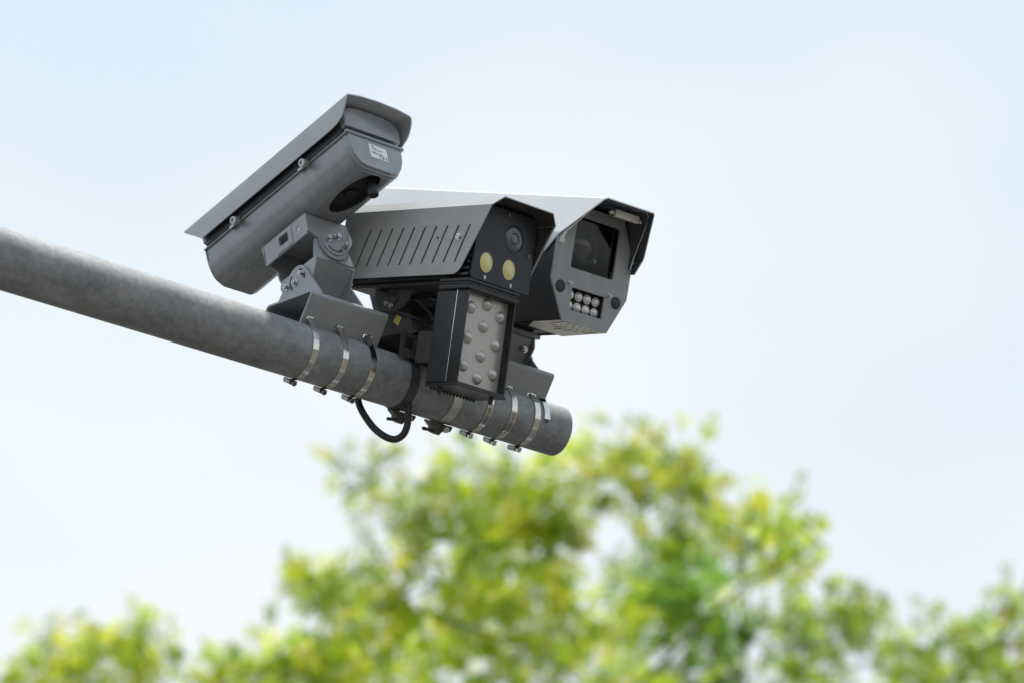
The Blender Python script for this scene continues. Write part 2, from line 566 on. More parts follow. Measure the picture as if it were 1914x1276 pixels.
b.lathe([(0.0, -0.02), (0.12, -0.02), (0.12, 0.0), (0.075, 0.002), (0.075, 0.02), (0.0, 0.02)], (S_START + 0.06, 0, 0), (1, 0, 0), 40)
b.build('flange', 'galvanised', arm)

# ------------------------------------------------------------------ saddles, yokes
def arc_slot(c, r, a0, a1, w, n=10):
    o = [(c[0] + (r + w) * cos(a0 + (a1 - a0) * k / n), c[1] + (r + w) * sin(a0 + (a1 - a0) * k / n)) for k in range(n + 1)]
    i = [(c[0] + (r - w) * cos(a1 - (a1 - a0) * k / n), c[1] + (r - w) * sin(a1 - (a1 - a0) * k / n)) for k in range(n + 1)]
    return o + i

FL_LO, RIDGE, BACK, BK_LO = (-0.0240, 0.0445), (-0.067, 0.099), (0.108, 0.124), (0.055, 0.068)

def saddle(root, s0, s1, dh, mat, clamps, lo=FL_LO, ridge=RIDGE, back=BACK, bk=BK_LO):
    """Bent saddle plate on top of the arm; its front flange has slots where the clamps pass."""
    lo = (lo[0], lo[1] + dh); ridge = (ridge[0], ridge[1] + dh); back = (back[0], back[1] + dh); bk = (bk[0], bk[1] + dh)
    L, R = Vector(lo), Vector(ridge)
    Lk = Vector(back)
    k = L.lerp(R, 0.62)
    prof = fillet([(k.x, k.y), ridge, back, bk], [0, 0.012, 0.010, 0], 6)
    b = MB()
    b.sheet(prof, s0, s1, 0.004)
    # front flange below the bend, with slots, rounded lower corners
    d = (R - L).normalized()
    hgt = (k - L).length
    M = Matrix(((1, 0, 0), (0, d.x, d.y), (0, d.y, -d.x))).to_4x4()
    M.translation = Vector((0, L.x, L.y))
    outer = [(s0, hgt), (s0, 0.0), (s1, 0.0), (s1, hgt)]
    holes = [round_rect(c - 0.011, c + 0.011, 0.0095, 0.0155, 0.0028, 2) for c in clamps]
    b.plate(outer, holes, 0.004, 'z', 0.0, 0, M)
    return b.build('saddle', mat, root, PIPE)

def slot_point(dh, lo=FL_LO, ridge=RIDGE):
    L, R = Vector((lo[0], lo[1] + dh)), Vector((ridge[0], ridge[1] + dh))
    d = (R - L).normalized()
    return L + d * 0.0125 + Vector((d.y, -d.x)) * 0.002

def ears_and_yoke(root, B, CAMF, mat, wc, piv=(0.026, 0.050), flip=1):
    """Base ears on the saddle, tilting yoke between them, adapter ear on the camera side."""
    px, pz = piv
    for sgn, w0 in ((1, 0.0475), (-1, -0.0515)):
        out = [(-0.050, -0.004), (-0.006, pz + 0.007)]
        for k in range(9):
            a = radians(150 - 16 * k)
            out.append((px + 0.030 * cos(a), pz + 0.030 * sin(a)))
        out += [(0.080, 0.030), (0.092, 0.014)]
        slots = [arc_slot((px, pz), 0.021, radians(100), radians(190), 0.0022), arc_slot((px, pz), 0.021, radians(-50), radians(40), 0.0022)]
        b = MB(); b.plate(out, slots, 0.004, 'y', w0)
        b.build('base_ear', mat, root, B)
        y = w0 + 0.0045 if sgn > 0 else w0 - 0.0005
        for (x, z) in ((px + 0.030, pz - 0.004), (px + 0.005, pz - 0.004), (px - 0.014, pz + 0.009)):
            screw(root, B, (x, y, z), (0, sgn, 0), 0.0046, 0.0075)
    # base plate: lies along the sloping top of the saddle
    M = Matrix.Rotation(-radians(8.3), 4, 'Y')
    b = MB(); b.box(-0.045, 0.095, -0.0475, 0.0475, -0.0005, 0.0045, 0, M)
    b.build('base_plate', mat, root, B, bevel=0.001)
    # yoke: web that leans in below a bend, two cheeks inside the base ears
    b = MB()
    web = fillet([(-0.0225, 0.0845), (0.008, 0.048), (0.038, 0.012)], [0, 0.0, 0], 3)
    b.sheet(web, -0.0425, 0.0425, 0.0035, xy=lambda x, p: (p.x, x, p.y))
    b.build('yoke_web', mat, root, B)
    for w0 in (0.0430, -0.0465):
        cheek = closed_fillet([(-0.024, 0.086), (0.082, 0.068), (0.084, 0.052), (0.060, 0.022), (0.020, 0.012), (-0.004, 0.010)], [0.002, 0.010, 0.010, 0.012, 0.01, 0.002], 4)
        b = MB(); b.plate(cheek, (), 0.0035, 'y', w0)
        b.build('yoke_cheek', mat, root, B)

def adapter(root, CAMF, mat, f0, f1, u0, wl=0.048, wr=-0.052, drop=0.045):
    """Channel screwed to the belly of a camera; its rear wall ends in a round ear."""
    u1 = u0 - drop
    b = MB()
    b.box(f0, f1, wr, wl, u0 - 0.004, u0)
    b.build('adapter_top', mat, root, CAMF, bevel=0.0008)
    # side walls with a square window and a screw hole
    for w0 in (wl - 0.004, wr):
        side = [(f0 + 0.004, u0 - 0.004), (f0 + 0.004, u1), (f1 - 0.006, u1), (f1, u0 - 0.004)]
        hole = round_rect(f0 + 0.055, f0 + 0.082, u0 - 0.030, u0 - 0.010, 0.0015, 2)
        b = MB(); b.plate(side, [hole, circle((f0 + 0.026, u0 - 0.022), 0.0052, n=14)], 0.004, 'y', w0)
        b.build('adapter_wall', mat, root, CAMF)
    b = MB()
    b.plate(round_rect(f0 + 0.044, f0 + 0.092, u0 - 0.0425, u0 - 0.0045, 0.001, 1), [round_rect(f0 + 0.0552, f0 + 0.0818, u0 - 0.0298, u0 - 0.0102, 0.0015, 2)], 0.0014, 'y', wl)
    b.build('adapter_frame', mat, root, CAMF)
    screw(root, CAMF, (f0 + 0.026, wl - 0.003, u0 - 0.022), (0, 1, 0), 0.0042, 0.002)
    # rear wall with rounded corner and hanging ear
    c = (-0.012, u0 - 0.052)
    ear = [(wl, u0 - 0.001), (wl, u1 + 0.004), (wl - 0.012, u1)]
    ear += [(c[0] + 0.034, u1 - 0.006)]
    for k in range(11):
        a = radians(-12 - 15.6 * k)
        ear.append((c[0] + 0.034 * cos(a), c[1] - 0.003 + 0.034 * sin(a)))
    ear += [(wr - 0.006, u1 + 0.002), (wr - 0.009, u0 - 0.034), (wr, u0 - 0.001)]
    slots = [arc_slot(c, 0.022, radians(200), radians(262), 0.0022), arc_slot(c, 0.022, radians(275), radians(335), 0.0022)]
    for fx_ in (f0, f1 - 0.008):
        b = MB(); b.plate(ear, slots, 0.004, 'x', fx_)
        b.build('adapter_ear', mat, root, CAMF)
    b = MB()
    pad = [(0.028, 0.001), (-0.034, 0.004)] + [(0.030 * cos(radians(180 + 15 * k)), -0.004 + 0.030 * sin(radians(180 + 15 * k))) for k in range(13)]
    pad = [(c[0] + p[0], c[1] + p[1] + 0.006) for p in pad]
    b.plate(pad, [arc_slot(c, 0.020, radians(215), radians(325), 0.0022, 14)], 0.0025, 'x', f0 - 0.0025)
    b.build('ear_pad', mat, root, CAMF)
    for (w, u) in ((c[0] + 0.016, c[1] + 0.004), (c[0] - 0.008, c[1] + 0.014), (c[0] - 0.025, c[1] - 0.001)):
        screw(root, CAMF, (f0 - 0.003, w, u), (-1, 0, 0), 0.0048, 0.009)
    # plate of the yoke behind the ear
    b = MB()
    b.plate(closed_fillet([(0.038, u0 - 0.094), (0.030, u0 - 0.050), (-0.048, u0 - 0.050), (-0.058, u0 - 0.090)], 0.003, 2), (), 0.0035, 'x', f0 + 0.0045)
    b.build('yoke_plate', mat, root, CAMF)

# ------------------------------------------------------------------ camera seen from behind (left)
K1 = 9.03 / 8.98
C0 = Vector((0, 0, 1.6))
O1 = C0 + (Vector((-0.25144, 7.9918996, 5.70980622)) - C0) * K1
CAM1 = frame(O1, 130.7, -11.4, -2.3, K1)
cam1 = thing('security_camera', 'grey camera seen from behind, white label and cable gland at its near end', 'camera', CAM1, 'cameras on the steel arm')

half = [(0.066, 0.035), (0.0635, -0.002), (0.0535, -0.0285), (0.031, -0.0404)]
prof1 = closed_fillet(half + [(-p[0], p[1]) for p in reversed(half)], [0.001, 0.06, 0.022, 0.02, 0.02, 0.022, 0.06, 0.001], 6)
b = MB()                                                     # tray: walls, belly with an oval opening, far end
open_prof = fillet([(0.066, 0.035), (0.0635, -0.002), (0.0535, -0.0285), (0.036, -0.0388), (0.031, -0.0405)], [0, 0.06, 0.022, 0.01, 0], 7)
b.sheet(open_prof, 0.011, 0.44, 0.003)
b.sheet([(-p[0], p[1]) for p in reversed(open_prof)], 0.011, 0.44, 0.003)
oval = circle((0.078, -0.001), 0.068, 0.0295, 40)
b.plate([(0.011, -0.031), (0.44, -0.031), (0.44, 0.031), (0.011, 0.031)], [oval], 0.003, 'z', -0.0405)
b.prism(prof1, 0.434, 0.4395)
b.build('tray', 'grey_paint', cam1, smooth=60)
b = MB()                                                     # cup behind the oval opening
b.loft([[(p[0], p[1], -0.0385) for p in oval], [(0.078 + (p[0] - 0.078) * 0.97, -0.001 + (p[1] + 0.001) * 0.96, -0.028) for p in oval]], caps=(False, True))
b.build('gland_recess', 'rubber', cam1)
b = MB()
b.lathe([(0.015, 0.0), (0.015, -0.004), (0.012, -0.006), (0.011, -0.004), (0.0, -0.004)], (0.092, -0.006, -0.0282), (0, 0, 1), 24)
b.build('blind_plug', 'rubber', cam1)
gl = MB()
gl.lathe([(0.013, 0.0), (0.013, -0.006), (0.0105, -0.0065), (0.0105, -0.016), (0.0, -0.016)], (0.040, -0.012, -0.0282), (0, 0, 1), 6)
gl.lathe([(0.0102, -0.016), (0.0115, -0.017), (0.0115, -0.028), (0.0095, -0.036), (0.006, -0.037), (0, -0.037)], (0.040, -0.012, -0.0282), (0, 0, 1), 18)
gl.build('cable_gland', 'black_metal', cam1)
def scaled(prof, k, kz, c=(0, -0.002)):
    return [(c[0] + (p[0] - c[0]) * k, c[1] + (p[1] - c[1]) * kz) for p in prof]
cov = [(0.065, 0.0305), (0.0635, 0.004), (0.057, -0.016), (0.046, -0.029), (0.030, -0.0345)]
cov = closed_fillet(cov + [(-p[0], p[1]) for p in reversed(cov)], [0.001, 0.02, 0.015, 0.015, 0.01, 0.01, 0.015, 0.015, 0.02, 0.001], 3)
b = MB()
seq = [(0.0135, 1.022, 1.075), (0.0085, 1.022, 1.075), (0.0070, 1.014, 1.055), (0.0062, 1.0, 1.0), (0.0022, 0.994, 0.985), (0.0006, 0.984, 0.965), (0.0, 0.968, 0.935)]
b.loft([[(x, *p) for p in scaled(cov, k, kz)] for x, k, kz in seq])
rear = b.build('rear_cover', 'grey_paint', cam1, smooth=24)
b = MB()                                                     # rim strip round the tray
b.box(0.002, 0.44, 0.0655, 0.0700, 0.0295, 0.0345); b.box(0.002, 0.44, -0.0700, -0.0655, 0.0295, 0.0345)
b.box(-0.0025, 0.006, -0.0705, 0.0705, 0.0305, 0.0375)
b.build('tray_rim', 'grey_paint', cam1, bevel=0.0018)
b = MB(); b.box(0.014, 0.43, -0.0702, 0.0702, 0.0352, 0.0860); b.box(0.010, 0.425, -0.060, 0.060, 0.030, 0.0366)  # black boxes paint the shade in the gap between hood and rim
b.build('gap_shade', 'black_paint', cam1)
cap = [(0.0665, 0.0465), (0.069, 0.076), (0.060, 0.0905), (0.030, 0.0955), (0, 0.0965)]
cap = closed_fillet(cap + [(-p[0], p[1]) for p in reversed(cap[:-1])], [0.003, 0.02, 0.02, 0.02, 0.03, 0.02, 0.02, 0.02, 0.003], 3)
b = MB()
b.loft([[(x, *p) for p in scaled(cap, k, k, (0, 0.07))] for x, k in ((0.44, 1.0), (0.004, 1.0), (0.001, 0.985), (0.0, 0.965))])
b.build('upper_cover', 'grey_paint', cam1, smooth=50)
# sun hood: side edges sweep back at the near end
sideprof = [(0.0805, 0.0490), (0.0805, 0.0515), (0.0806, 0.0575), (0.0808, 0.0655), (0.081, 0.0745), (0.081, 0.0850)]
top = fillet([(0.081, 0.0850), (0.080, 0.0965), (0.045, 0.1025), (0.0, 0.1042), (-0.045, 0.1015), (-0.079, 0.0950), (-0.081, 0.0800)], [0, 0.006, 0.05, 0.1, 0.05, 0.014, 0], 5)
hp = sideprof[:-1] + top + [(-p[0], p[1]) for p in reversed(sideprof[:-1])]
def rear_x(u):
    tab = [(0.0490, 0.030), (0.0515, 0.0095), (0.0575, -0.0045), (0.0655, -0.0135), (0.0745, -0.0195), (0.085, -0.0255), (0.096, -0.0295), (0.12, -0.0295)]
    return float(np.interp(u, [a for a, _ in tab], [c for _, c in tab]))
def front_x(u):
    return float(np.interp(u, [0.049, 0.104], [0.428, 0.487]))
b = MB()
b.sheet([(p[0], p[1]) for p in reversed(hp)], [rear_x(p[1]) for p in reversed(hp)], [front_x(p[1]) for p in reversed(hp)], 0.0025)
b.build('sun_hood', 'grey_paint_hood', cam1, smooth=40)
for f in (0.116, 0.328):
    for sg in (1, -1):
        b = MB()
        b.lathe([(0.0, 0.0), (0.0032, 0.0), (0.0032, 0.006), (0.0078, 0.0065), (0.0082, 0.008), (0.0082, 0.019), (0.0074, 0.0205), (0.0042, 0.0205), (0.004, 0.018), (0.0, 0.018)], (f, sg * 0.0665, 0.032), (0, sg, -0.25), 18)
        b.box(f + 0.010, f + 0.026, min(sg * 0.0700, sg * 0.0735), max(sg * 0.0700, sg * 0.0735), 0.027, 0.032)
        b.build('latch_screw', 'latch_metal', cam1)
# white label with tiny print
lab = MB(); lab.plate([(0.0185, 0.0205), (-0.0245, 0.0190), (-0.0255, -0.0100), (0.0170, -0.0095)], (), 0.0006, 'x', -0.0008)
lab_o = lab.build('label', 'label_white', cam1)
pr = MB()
for (w0, w1, u) in ((0.013, 0.006, 0.0165), (0.011, 0.000, 0.013), (0.012, 0.009, 0.0095), (0.007, -0.001, 0.009), (-0.003, -0.013, 0.0095), (0.013, 0.004, 0.0032), (0.012, 0.010, 0.001)):
    pr.box(-0.0012, -0.0009, min(w0, w1), max(w0, w1), u - 0.0006, u + 0.0006)
pr.box(-0.0012, -0.0009, -0.0130, 0.0085, 0.0005, 0.0022)
for u in (-0.0015, -0.0042, -0.0068):
    pr.box(-0.0012, -0.0009, -0.0228, -0.0205, u - 0.0009, u + 0.0009)
pr.build('label_print', 'label_print', lab_o)
fc = bpy.data.curves.new('ce_mark', 'FONT'); fc.body = 'CE'; fc.size = 0.0105; fc.extrude = 0.0001; fc.space_character = 1.15
to = bpy.data.objects.new('ce_mark', fc); col.objects.link(to)
bpy.context.view_layer.update()
tm = bpy.data.meshes.new_from_object(to.evaluated_get(bpy.context.evaluated_depsgraph_get()))
bpy.data.objects.remove(to)
tm.materials.clear(); tm.materials.append(MATS['label_print'])
to = bpy.data.objects.new('ce_mark', tm); col.objects.link(to); to.parent = lab_o
to.matrix_local = Matrix(((0, 0, -1, -0.0011), (-1, 0, 0, -0.0035), (0, 1, 0, -0.0078), (0, 0, 0, 1)))
st = MB(); st.plate([(0.372, 0.020), (0.402, 0.012), (0.404, 0.025), (0.376, 0.033)], (), 0.0005, 'z', -0.0411)
sto = st.build('faded_sticker', 'faded_sticker', cam1)
st = MB()
for k in range(6):
    a, c = 0.377 + k * 0.0042, 0.0215 - k * 0.0012
    st.box(a, a + 0.0016 + 0.0006 * (k % 2), c, c + 0.008, -0.0414, -0.0411)
st.build('sticker_print', 'grey_paint', sto)
b = MB(); b.plate(round_rect(-0.05, 0.05, -0.028, 0.03, 0.006), (), 0.002, 'x', 0.4396)
b.build('front_glass', 'lens_glass', cam1)

# its mount
B1 = frame(P0 + Dp * -0.013 + Vector((0, 0, 0.107)), 130.7)
mount1 = thing('camera_mount', 'grey bent saddle and jointed yoke under the rear-facing left camera', 'bracket', PIPE, 'camera mounts clamped on the arm')
CL1 = (-0.072, -0.004, 0.060)
saddle(mount1, -0.090, 0.086, 0.0, 'bracket_paint', CL1)
ears_and_yoke(mount1, B1, CAM1, 'bracket_paint', 0)
adapter(mount1, CAM1, 'bracket_paint', 0.168, 0.302, -0.041)

# ------------------------------------------------------------------ middle camera with slotted shield
O2 = Vector((-0.01202667, 8.09526745, 5.58278122))
CAM2 = frame(O2, -41.3, -15.4, 5.9)
cam2 = thing('security_camera', 'middle camera with slotted grey metal shield and two yellow lamps on its black face', 'camera', CAM2, 'cameras on the steel arm')
b = MB()
sh = [(-0.0885, 0.047), (-0.067, 0.0665), (0.067, 0.0665), (0.0885, 0.047)]
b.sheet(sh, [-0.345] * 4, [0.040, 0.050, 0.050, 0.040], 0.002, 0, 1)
side_out = [(0.0400, 0.047), (-0.0175, -0.066), (-0.0215, -0.0725), (-0.027, -0.0785), (-0.034, -0.0825), (-0.042, -0.0835), (-0.345, -0.0825), (-0.345, 0.047)]
slots = []
for k in range(10):
    ft, fb = -0.0105 - 0.0292 * k, -0.0380 - 0.0292 * k
    w = 0.0023
    slots.append([(ft - w, 0.0095), (ft - w * 0.6, 0.0112), (ft + w * 0.6, 0.0112), (ft + w, 0.0095), (fb + w, -0.0595), (fb + w * 0.6, -0.0612), (fb - w * 0.6, -0.0612), (fb - w, -0.0595)])
side_holes = slots + [circle((-0.0905, -0.0125), 0.0030, n=12)]
b.plate(side_out, side_holes, 0.002, 'y', -0.0885, 0)
b.plate(side_out, side_holes, 0.002, 'y', 0.0865, 0)
# dark sheets inside the two cheeks, shade of the hood put into colour
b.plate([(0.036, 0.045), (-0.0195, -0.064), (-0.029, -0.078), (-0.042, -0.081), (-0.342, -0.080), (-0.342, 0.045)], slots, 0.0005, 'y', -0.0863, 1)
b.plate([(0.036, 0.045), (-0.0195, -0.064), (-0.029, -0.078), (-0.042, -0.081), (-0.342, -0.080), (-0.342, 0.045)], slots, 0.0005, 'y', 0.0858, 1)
b.build('shield', ['shield_paint', 'dusty_black_and_shade'], cam2, recalc=True)  # second material paints shade on the inner faces
screw(cam2, CAM2, (-0.034, -0.0885, -0.0125), (0, -1, 0), 0.0050, 0.006)
b = MB()
b.box(-0.335, -0.004, -0.072, 0.072, -0.0865, 0.058)
b.build('body', 'black_metal', cam2, bevel=0.002)
fins = MB()
for k in range(11):
    u = -0.084 + k * 0.0115
    for sg in (-1, 1):
        fins.box(-0.30, -0.006, min(sg * 0.0721, sg * 0.0815), max(sg * 0.0721, sg * 0.0815), u, u + 0.0045)
for k in range(8):
    w = -0.048 + k * 0.012
    fins.box(-0.30, -0.008, w, w + 0.005, 0.0581, 0.0625)
fo = fins.build('cooling_fins', 'black_metal', cam2)
b = MB()
b.plate(round_rect(-0.0775, 0.0795, -0.0880, 0.0570, 0.004), [circle((0.022, 0.0075), 0.0262, n=32), circle((-0.042, -0.052), 0.0178, 0.0198, 28), circle((0.020, -0.052), 0.0178, 0.0198, 28)], 0.004, 'x', -0.004)
b.build('front_plate', 'black_paint', cam2)
b = MB()
b.lathe([(0.0, 0.0022), (0.012, 0.0019), (0.020, 0.0012), (0.0245, 0.0004), (0.0252, -0.0010), (0.0255, -0.006), (0, -0.006)], (0, 0.022, 0.0075), (1, 0, 0), 36)
lo = b.build('lens', 'lens_front', cam2, smooth=60)
b = MB()
b.lathe([(0.0, 0.0006), (0.006, 0.0005), (0.012, 0.0001), (0.0130, -0.001), (0.0, -0.001)], (0.0020, 0.022, 0.0075), (1, 0, 0), 30)
b.build('front_element', 'lens_front', lo, smooth=60)
for w in (-0.042, 0.020):
    b = MB()
    rg = [[(x, w + 0.0178 * k * cos(2 * pi * i / 32), -0.052 + 0.0198 * k * sin(2 * pi * i / 32)) for i in range(32)] for x, k in ((-0.006, 0.99), (-0.0012, 0.99), (-0.0008, 0.96), (-0.0014, 0.93), (-0.006, 0.93))]
    b.loft(rg, caps=(False, False))
    ro = b.build('lamp', 'lamp_rim', cam2, smooth=60)
    b = MB()
    rg = [[(x, w + 0.0178 * k * cos(2 * pi * i / 32), -0.052 + 0.0198 * k * sin(2 * pi * i / 32)) for i in range(32)] for x, k in ((-0.006, 0.925), (-0.0022, 0.925), (-0.0012, 0.80), (-0.0004, 0.5), (0.0, 0.05))]
    b.loft(rg)
    b.build('lamp_lens', 'lamp_yellow', ro, smooth=60)
for (w, u) in ((-0.043, -0.081), (0.028, -0.081), (0.067, -0.016), (0.001, 0.049)):
    screw(cam2, CAM2, (0.0, w, u), (1, 0, 0), 0.0024, 0.0022, 'screw_steel' if u < -0.05 else 'dark_steel')
b = MB(); b.box(-0.34, -0.05, -0.060, 0.060, -0.0945, -0.0868)
b.build('belly_plate', 'dusty_black_and_shade', cam2, bevel=0.002)

# black mount of the middle camera
B2 = frame(P0 + Dp * 0.185 + Np * 0.010 + Vector((0, 0, 0.088)), -41.3)
mount2 = thing('camera_mount', 'dark bracket with square hole under the middle camera, yellow sticker on it', 'bracket', PIPE, 'camera mounts clamped on the arm')
lo2, ri2, ba2, bk2 = (-0.0535, 0.0275), (-0.062, 0.0725), (0.040, 0.098), (0.062, 0.045)
b = MB()
prof = fillet([(-0.0612, 0.068), ri2, ba2, bk2], [0, 0.006, 0.006, 0], 4)
b.sheet(prof, 0.118, 0.262, 0.004)
d = (Vector(ri2) - Vector(lo2)).normalized()
M = Matrix(((1, 0, 0), (0, d.x, d.y), (0, d.y, -d.x))).to_4x4(); M.translation = Vector((0, lo2[0], lo2[1]))
b.plate([(0.118, 0.041), (0.118, 0), (0.262, 0), (0.262, 0.041)], [round_rect(0.126, 0.149, 0.017, 0.037, 0.001, 1), round_rect(0.178, 0.184, 0.010, 0.030, 0.002, 2)], 0.004, 'z', 0, 0, M)
b.build('saddle', 'dusty_black_and_shade', mount2, PIPE)
for sg in (-1, 1):
    y = sg * 0.040
    c = (-0.240, -0.108)
    out = [(-0.288, -0.0945), (-0.288, -0.104)] + [(c[0] + 0.047 * cos(radians(185 + 15 * k)), c[1] + 0.030 * sin(radians(185 + 15 * k))) for k in range(12)] + [(-0.184, -0.0945)]
    b = MB(); b.plate(out, [arc_slot((c[0], c[1] + 0.004), 0.020, radians(290), radians(345), 0.002)], 0.004, 'y', y)
    b.build('mount_ear', 'dusty_black_and_shade', mount2, CAM2)
    for (f, u) in ((-0.243, -0.102), (-0.253, -0.121), (-0.240, -0.126)):
        screw(mount2, CAM2, (f, y if sg < 0 else y + 0.004, u), (0, sg, 0), 0.004, 0.005)
b = MB()
b.plate(closed_fillet([(-0.060, 0.004), (-0.052, 0.072), (-0.030, 0.092), (0.018, 0.080), (0.030, 0.052), (0.044, 0.004)], 0.008, 3), (), 0.004, 'y', -0.034)
b.plate(closed_fillet([(-0.060, 0.004), (-0.052, 0.072), (-0.030, 0.092), (0.018, 0.080), (0.030, 0.052), (0.044, 0.004)], 0.008, 3), (), 0.004, 'y', 0.030)
b.box(-0.062, 0.052, -0.034, 0.034, 0.001, 0.006)
b.build('yoke', 'dusty_black_and_shade', mount2, B2)
b = MB(); b.plate([(0.012, 0.042), (0.0, 0.053), (-0.009, 0.040), (0.003, 0.028)], (), 0.0006, 'y', -0.0348)
b.build('yellow_sticker', 'sticker_yellow', mount2, B2)
b = MB(); b.box(-0.045, 0.030, -0.030, 0.030, 0.072, 0.078)
b.build('yoke_bridge', 'dusty_black_and_shade', mount2, B2)

# ------------------------------------------------------------------ lamp box with bead lenses hanging below the middle camera
LB = frame(O2, -41.3, -15.4, 5.9)
lamp = thing('illuminator', 'black lamp box with beige panel of domed lenses, hanging below the middle camera', 'lamp', LB)
b = MB()
b.box(-0.083, -0.030, -0.0775, 0.0530, -0.286, -0.112)
b.build('rear_housing', 'black_metal', lamp, bevel=0.0015)
b = MB()                                                      # front frame, open towards the panel
op = round_rect(-0.0745, 0.0490, -0.2840, -0.1115, 0.0015, 2)
b.plate(round_rect(-0.0770, 0.0525, -0.2865, -0.1105, 0.002, 2), [op], 0.0275, 'x', -0.0285)
b.build('front_frame', 'black_metal', lamp)
b = MB(); b.box(-0.0302, -0.0286, -0.0782, -0.0758, -0.284, -0.112)
b.build('seam_strip', 'screw_steel', lamp)
b = MB()
b.box(-0.075, 0.002, -0.083, 0.056, -0.1100, -0.1010)
b.box(-0.070, -0.001, -0.081, 0.054, -0.1008, -0.0960)
b.box(-0.075, 0.001, -0.083, 0.056, -0.0958, -0.0895)
b.build('top_cap', 'black_metal', lamp, bevel=0.001)
b = MB()
b.box(-0.083, 0.001, -0.079, 0.055, -0.2925, -0.2868)
for k in range(14):
    b.box(-0.078, -0.074 + 0.0, -0.070 + k * 0.009, -0.066 + k * 0.009, -0.2965, -0.2927)
b.build('bottom_cap', 'black_metal', lamp, bevel=0.0008)
b = MB(); b.plate(round_rect(-0.0744, 0.0489, -0.2838, -0.1116, 0.001, 1), (), 0.003, 'x', -0.0215)
pan = b.build('panel', 'panel_beige', lamp)
DOMES = [(-0.049, -0.139), (-0.008, -0.125), (0.032, -0.141), (-0.010, -0.167), (-0.048, -0.195), (0.029, -0.194), (-0.007, -0.222), (-0.049, -0.248), (0.032, -0.249), (-0.008, -0.264)]
for (w, u) in DOMES:
    b = MB()
    b.lathe([(0.0122, 0.0), (0.0122, 0.001), (0.0112, 0.0014), (0.0104, 0.0032), (0.0086, 0.0052), (0.0060, 0.0068), (0.0030, 0.0077), (0.0, 0.0080)], (-0.0185, w, u), (1, 0, 0), 24)
    b.build('dome_lens', 'dome_silver', lamp, smooth=60)
for w in (-0.060, 0.036):
    b = MB(); b.lathe([(0.0, 0.0), (0.0042, 0.0), (0.0042, 0.010), (0.003, 0.013), (0, 0.013)], (-0.018 if w > 0 else -0.060, w, -0.2925), (0, 0, -1), 12)
    b.build('foot_screw', 'dusty_black_and_shade', lamp)
b = MB()                                                      # arm from the box back to the dark saddle
b.box(-0.150, -0.0832, -0.045, 0.020, -0.218, -0.210)
b.box(-0.150, -0.0832, -0.047, -0.042, -0.240, -0.1800)
b.build('support_arm', 'dusty_black_and_shade', lamp, bevel=0.0008)

# ------------------------------------------------------------------ right camera with big window
O3 = Vector((0.15094434, 8.24766121, 5.5869312))
CAM3 = frame(O3, -47.7, -17.2, 3.35)
cam3 = thing('security_camera', 'rightmost camera with pale hood, grey front plate, large dark window and eight clear lenses', 'camera', CAM3, 'cameras on the steel arm')
octo = [(-0.0945, 0.051), (-0.0945, -0.030), (-0.0545, -0.1015), (0.0560, -0.1015), (0.0950, -0.029), (0.0950, 0.050), (0.060, 0.120), (-0.060, 0.120)]
b = MB()
b.sheet([octo[i] for i in (7, 0, 1, 2)], -0.560, -0.0035, -0.002)
b.sheet([octo[i] for i in (3, 4, 5, 6, 7)], -0.560, -0.0035, -0.002)
b.prism([(p[0] * 0.985, p[1] * 0.985) for p in octo], -0.562, -0.558)
b.box(-0.558, -0.132, -0.0540, 0.0555, -0.0985, -0.0965)
b.build('housing', 'black_paint', cam3)
vent = []
for (f0, f1, w) in ((-48, -9, -41), (-65, -52, -22.5), (-39, -30, -24), (-20, -8, -24.5), (-79, -53, -7.5), (-43, -32, -9.5), (-22, -9, -10.5), (-91, -54, 5), (-42, -30, 4.5), (-20, -9, 3.5), (-79, -53, 19.5), (-44, -34, 19.5), (-22, -11, 18.5), (-67, -55, 34.5), (-44, -33, 33), (-23, -11, 32), (-51, -12, 48)):
    vent.append([(f0 / 1000, w / 1000 - 0.0026), (f1 / 1000, w / 1000 - 0.0026), (f1 / 1000, w / 1000 + 0.0026), (f0 / 1000, w / 1000 + 0.0026)])
b = MB()
b.plate([(-0.002, -0.0545), (-0.002, 0.0560), (-0.132, 0.0625), (-0.130, -0.026), (-0.085, -0.0540)], vent, 0.0006, 'z', -0.1030)
b.build('vent_plate', 'vent_paint', cam3)
b = MB(); b.box(-0.120, -0.006, -0.047, 0.053, -0.1020, -0.0985)
b.build('vent_filter', 'slot_dark', cam3)
plate_o = closed_fillet([(-0.0960, 0.051), (-0.0965, -0.030), (-0.0545, -0.1035), (0.0590, -0.1025), (0.0965, -0.029), (0.0970, 0.046), (0.061, 0.121), (-0.061, 0.121)], 0.0015, 2)
win = round_rect(-0.054, 0.055, 0.0005, 0.1005, 0.006, 4)
ledw = round_rect(-0.0415, 0.0415, -0.0790, -0.0360, 0.001, 2)
b = MB(); b.plate(plate_o, [win, ledw], 0.004, 'x', -0.0035)
b.build('front_plate', 'plate_paint', cam3)
b = MB()                                                      # deep box behind the window
b.loft([[(x, p[0], p[1]) for p in round_rect(-0.0575, 0.0585, -0.003, 0.104, 0.006, 4)] for x in (-0.0037, -0.16)], caps=(False, True))
wb = b.build('window_box', 'black_paint', cam3, recalc=False)
b = MB(); b.plate(round_rect(-0.056, 0.057, -0.0015, 0.1025, 0.006, 4), (), 0.002, 'x', -0.0105)
b.build('window_pane', 'window_glass', cam3)
b = MB(); b.box(-0.0135, -0.0108, 0.0470, 0.0495, 0.001, 0.100)
b.build('window_trim', 'lens_ring', cam3)
ln = MB()
ln.lathe([(0.026, -0.09), (0.034, -0.088), (0.034, -0.022), (0.031, -0.020), (0.028, -0.024), (0.0, -0.024)], (0, -0.004, 0.052), (1, 0, 0), 40)
lo = ln.build('lens_barrel', 'lens_ring', cam3, smooth=50)
b = MB()
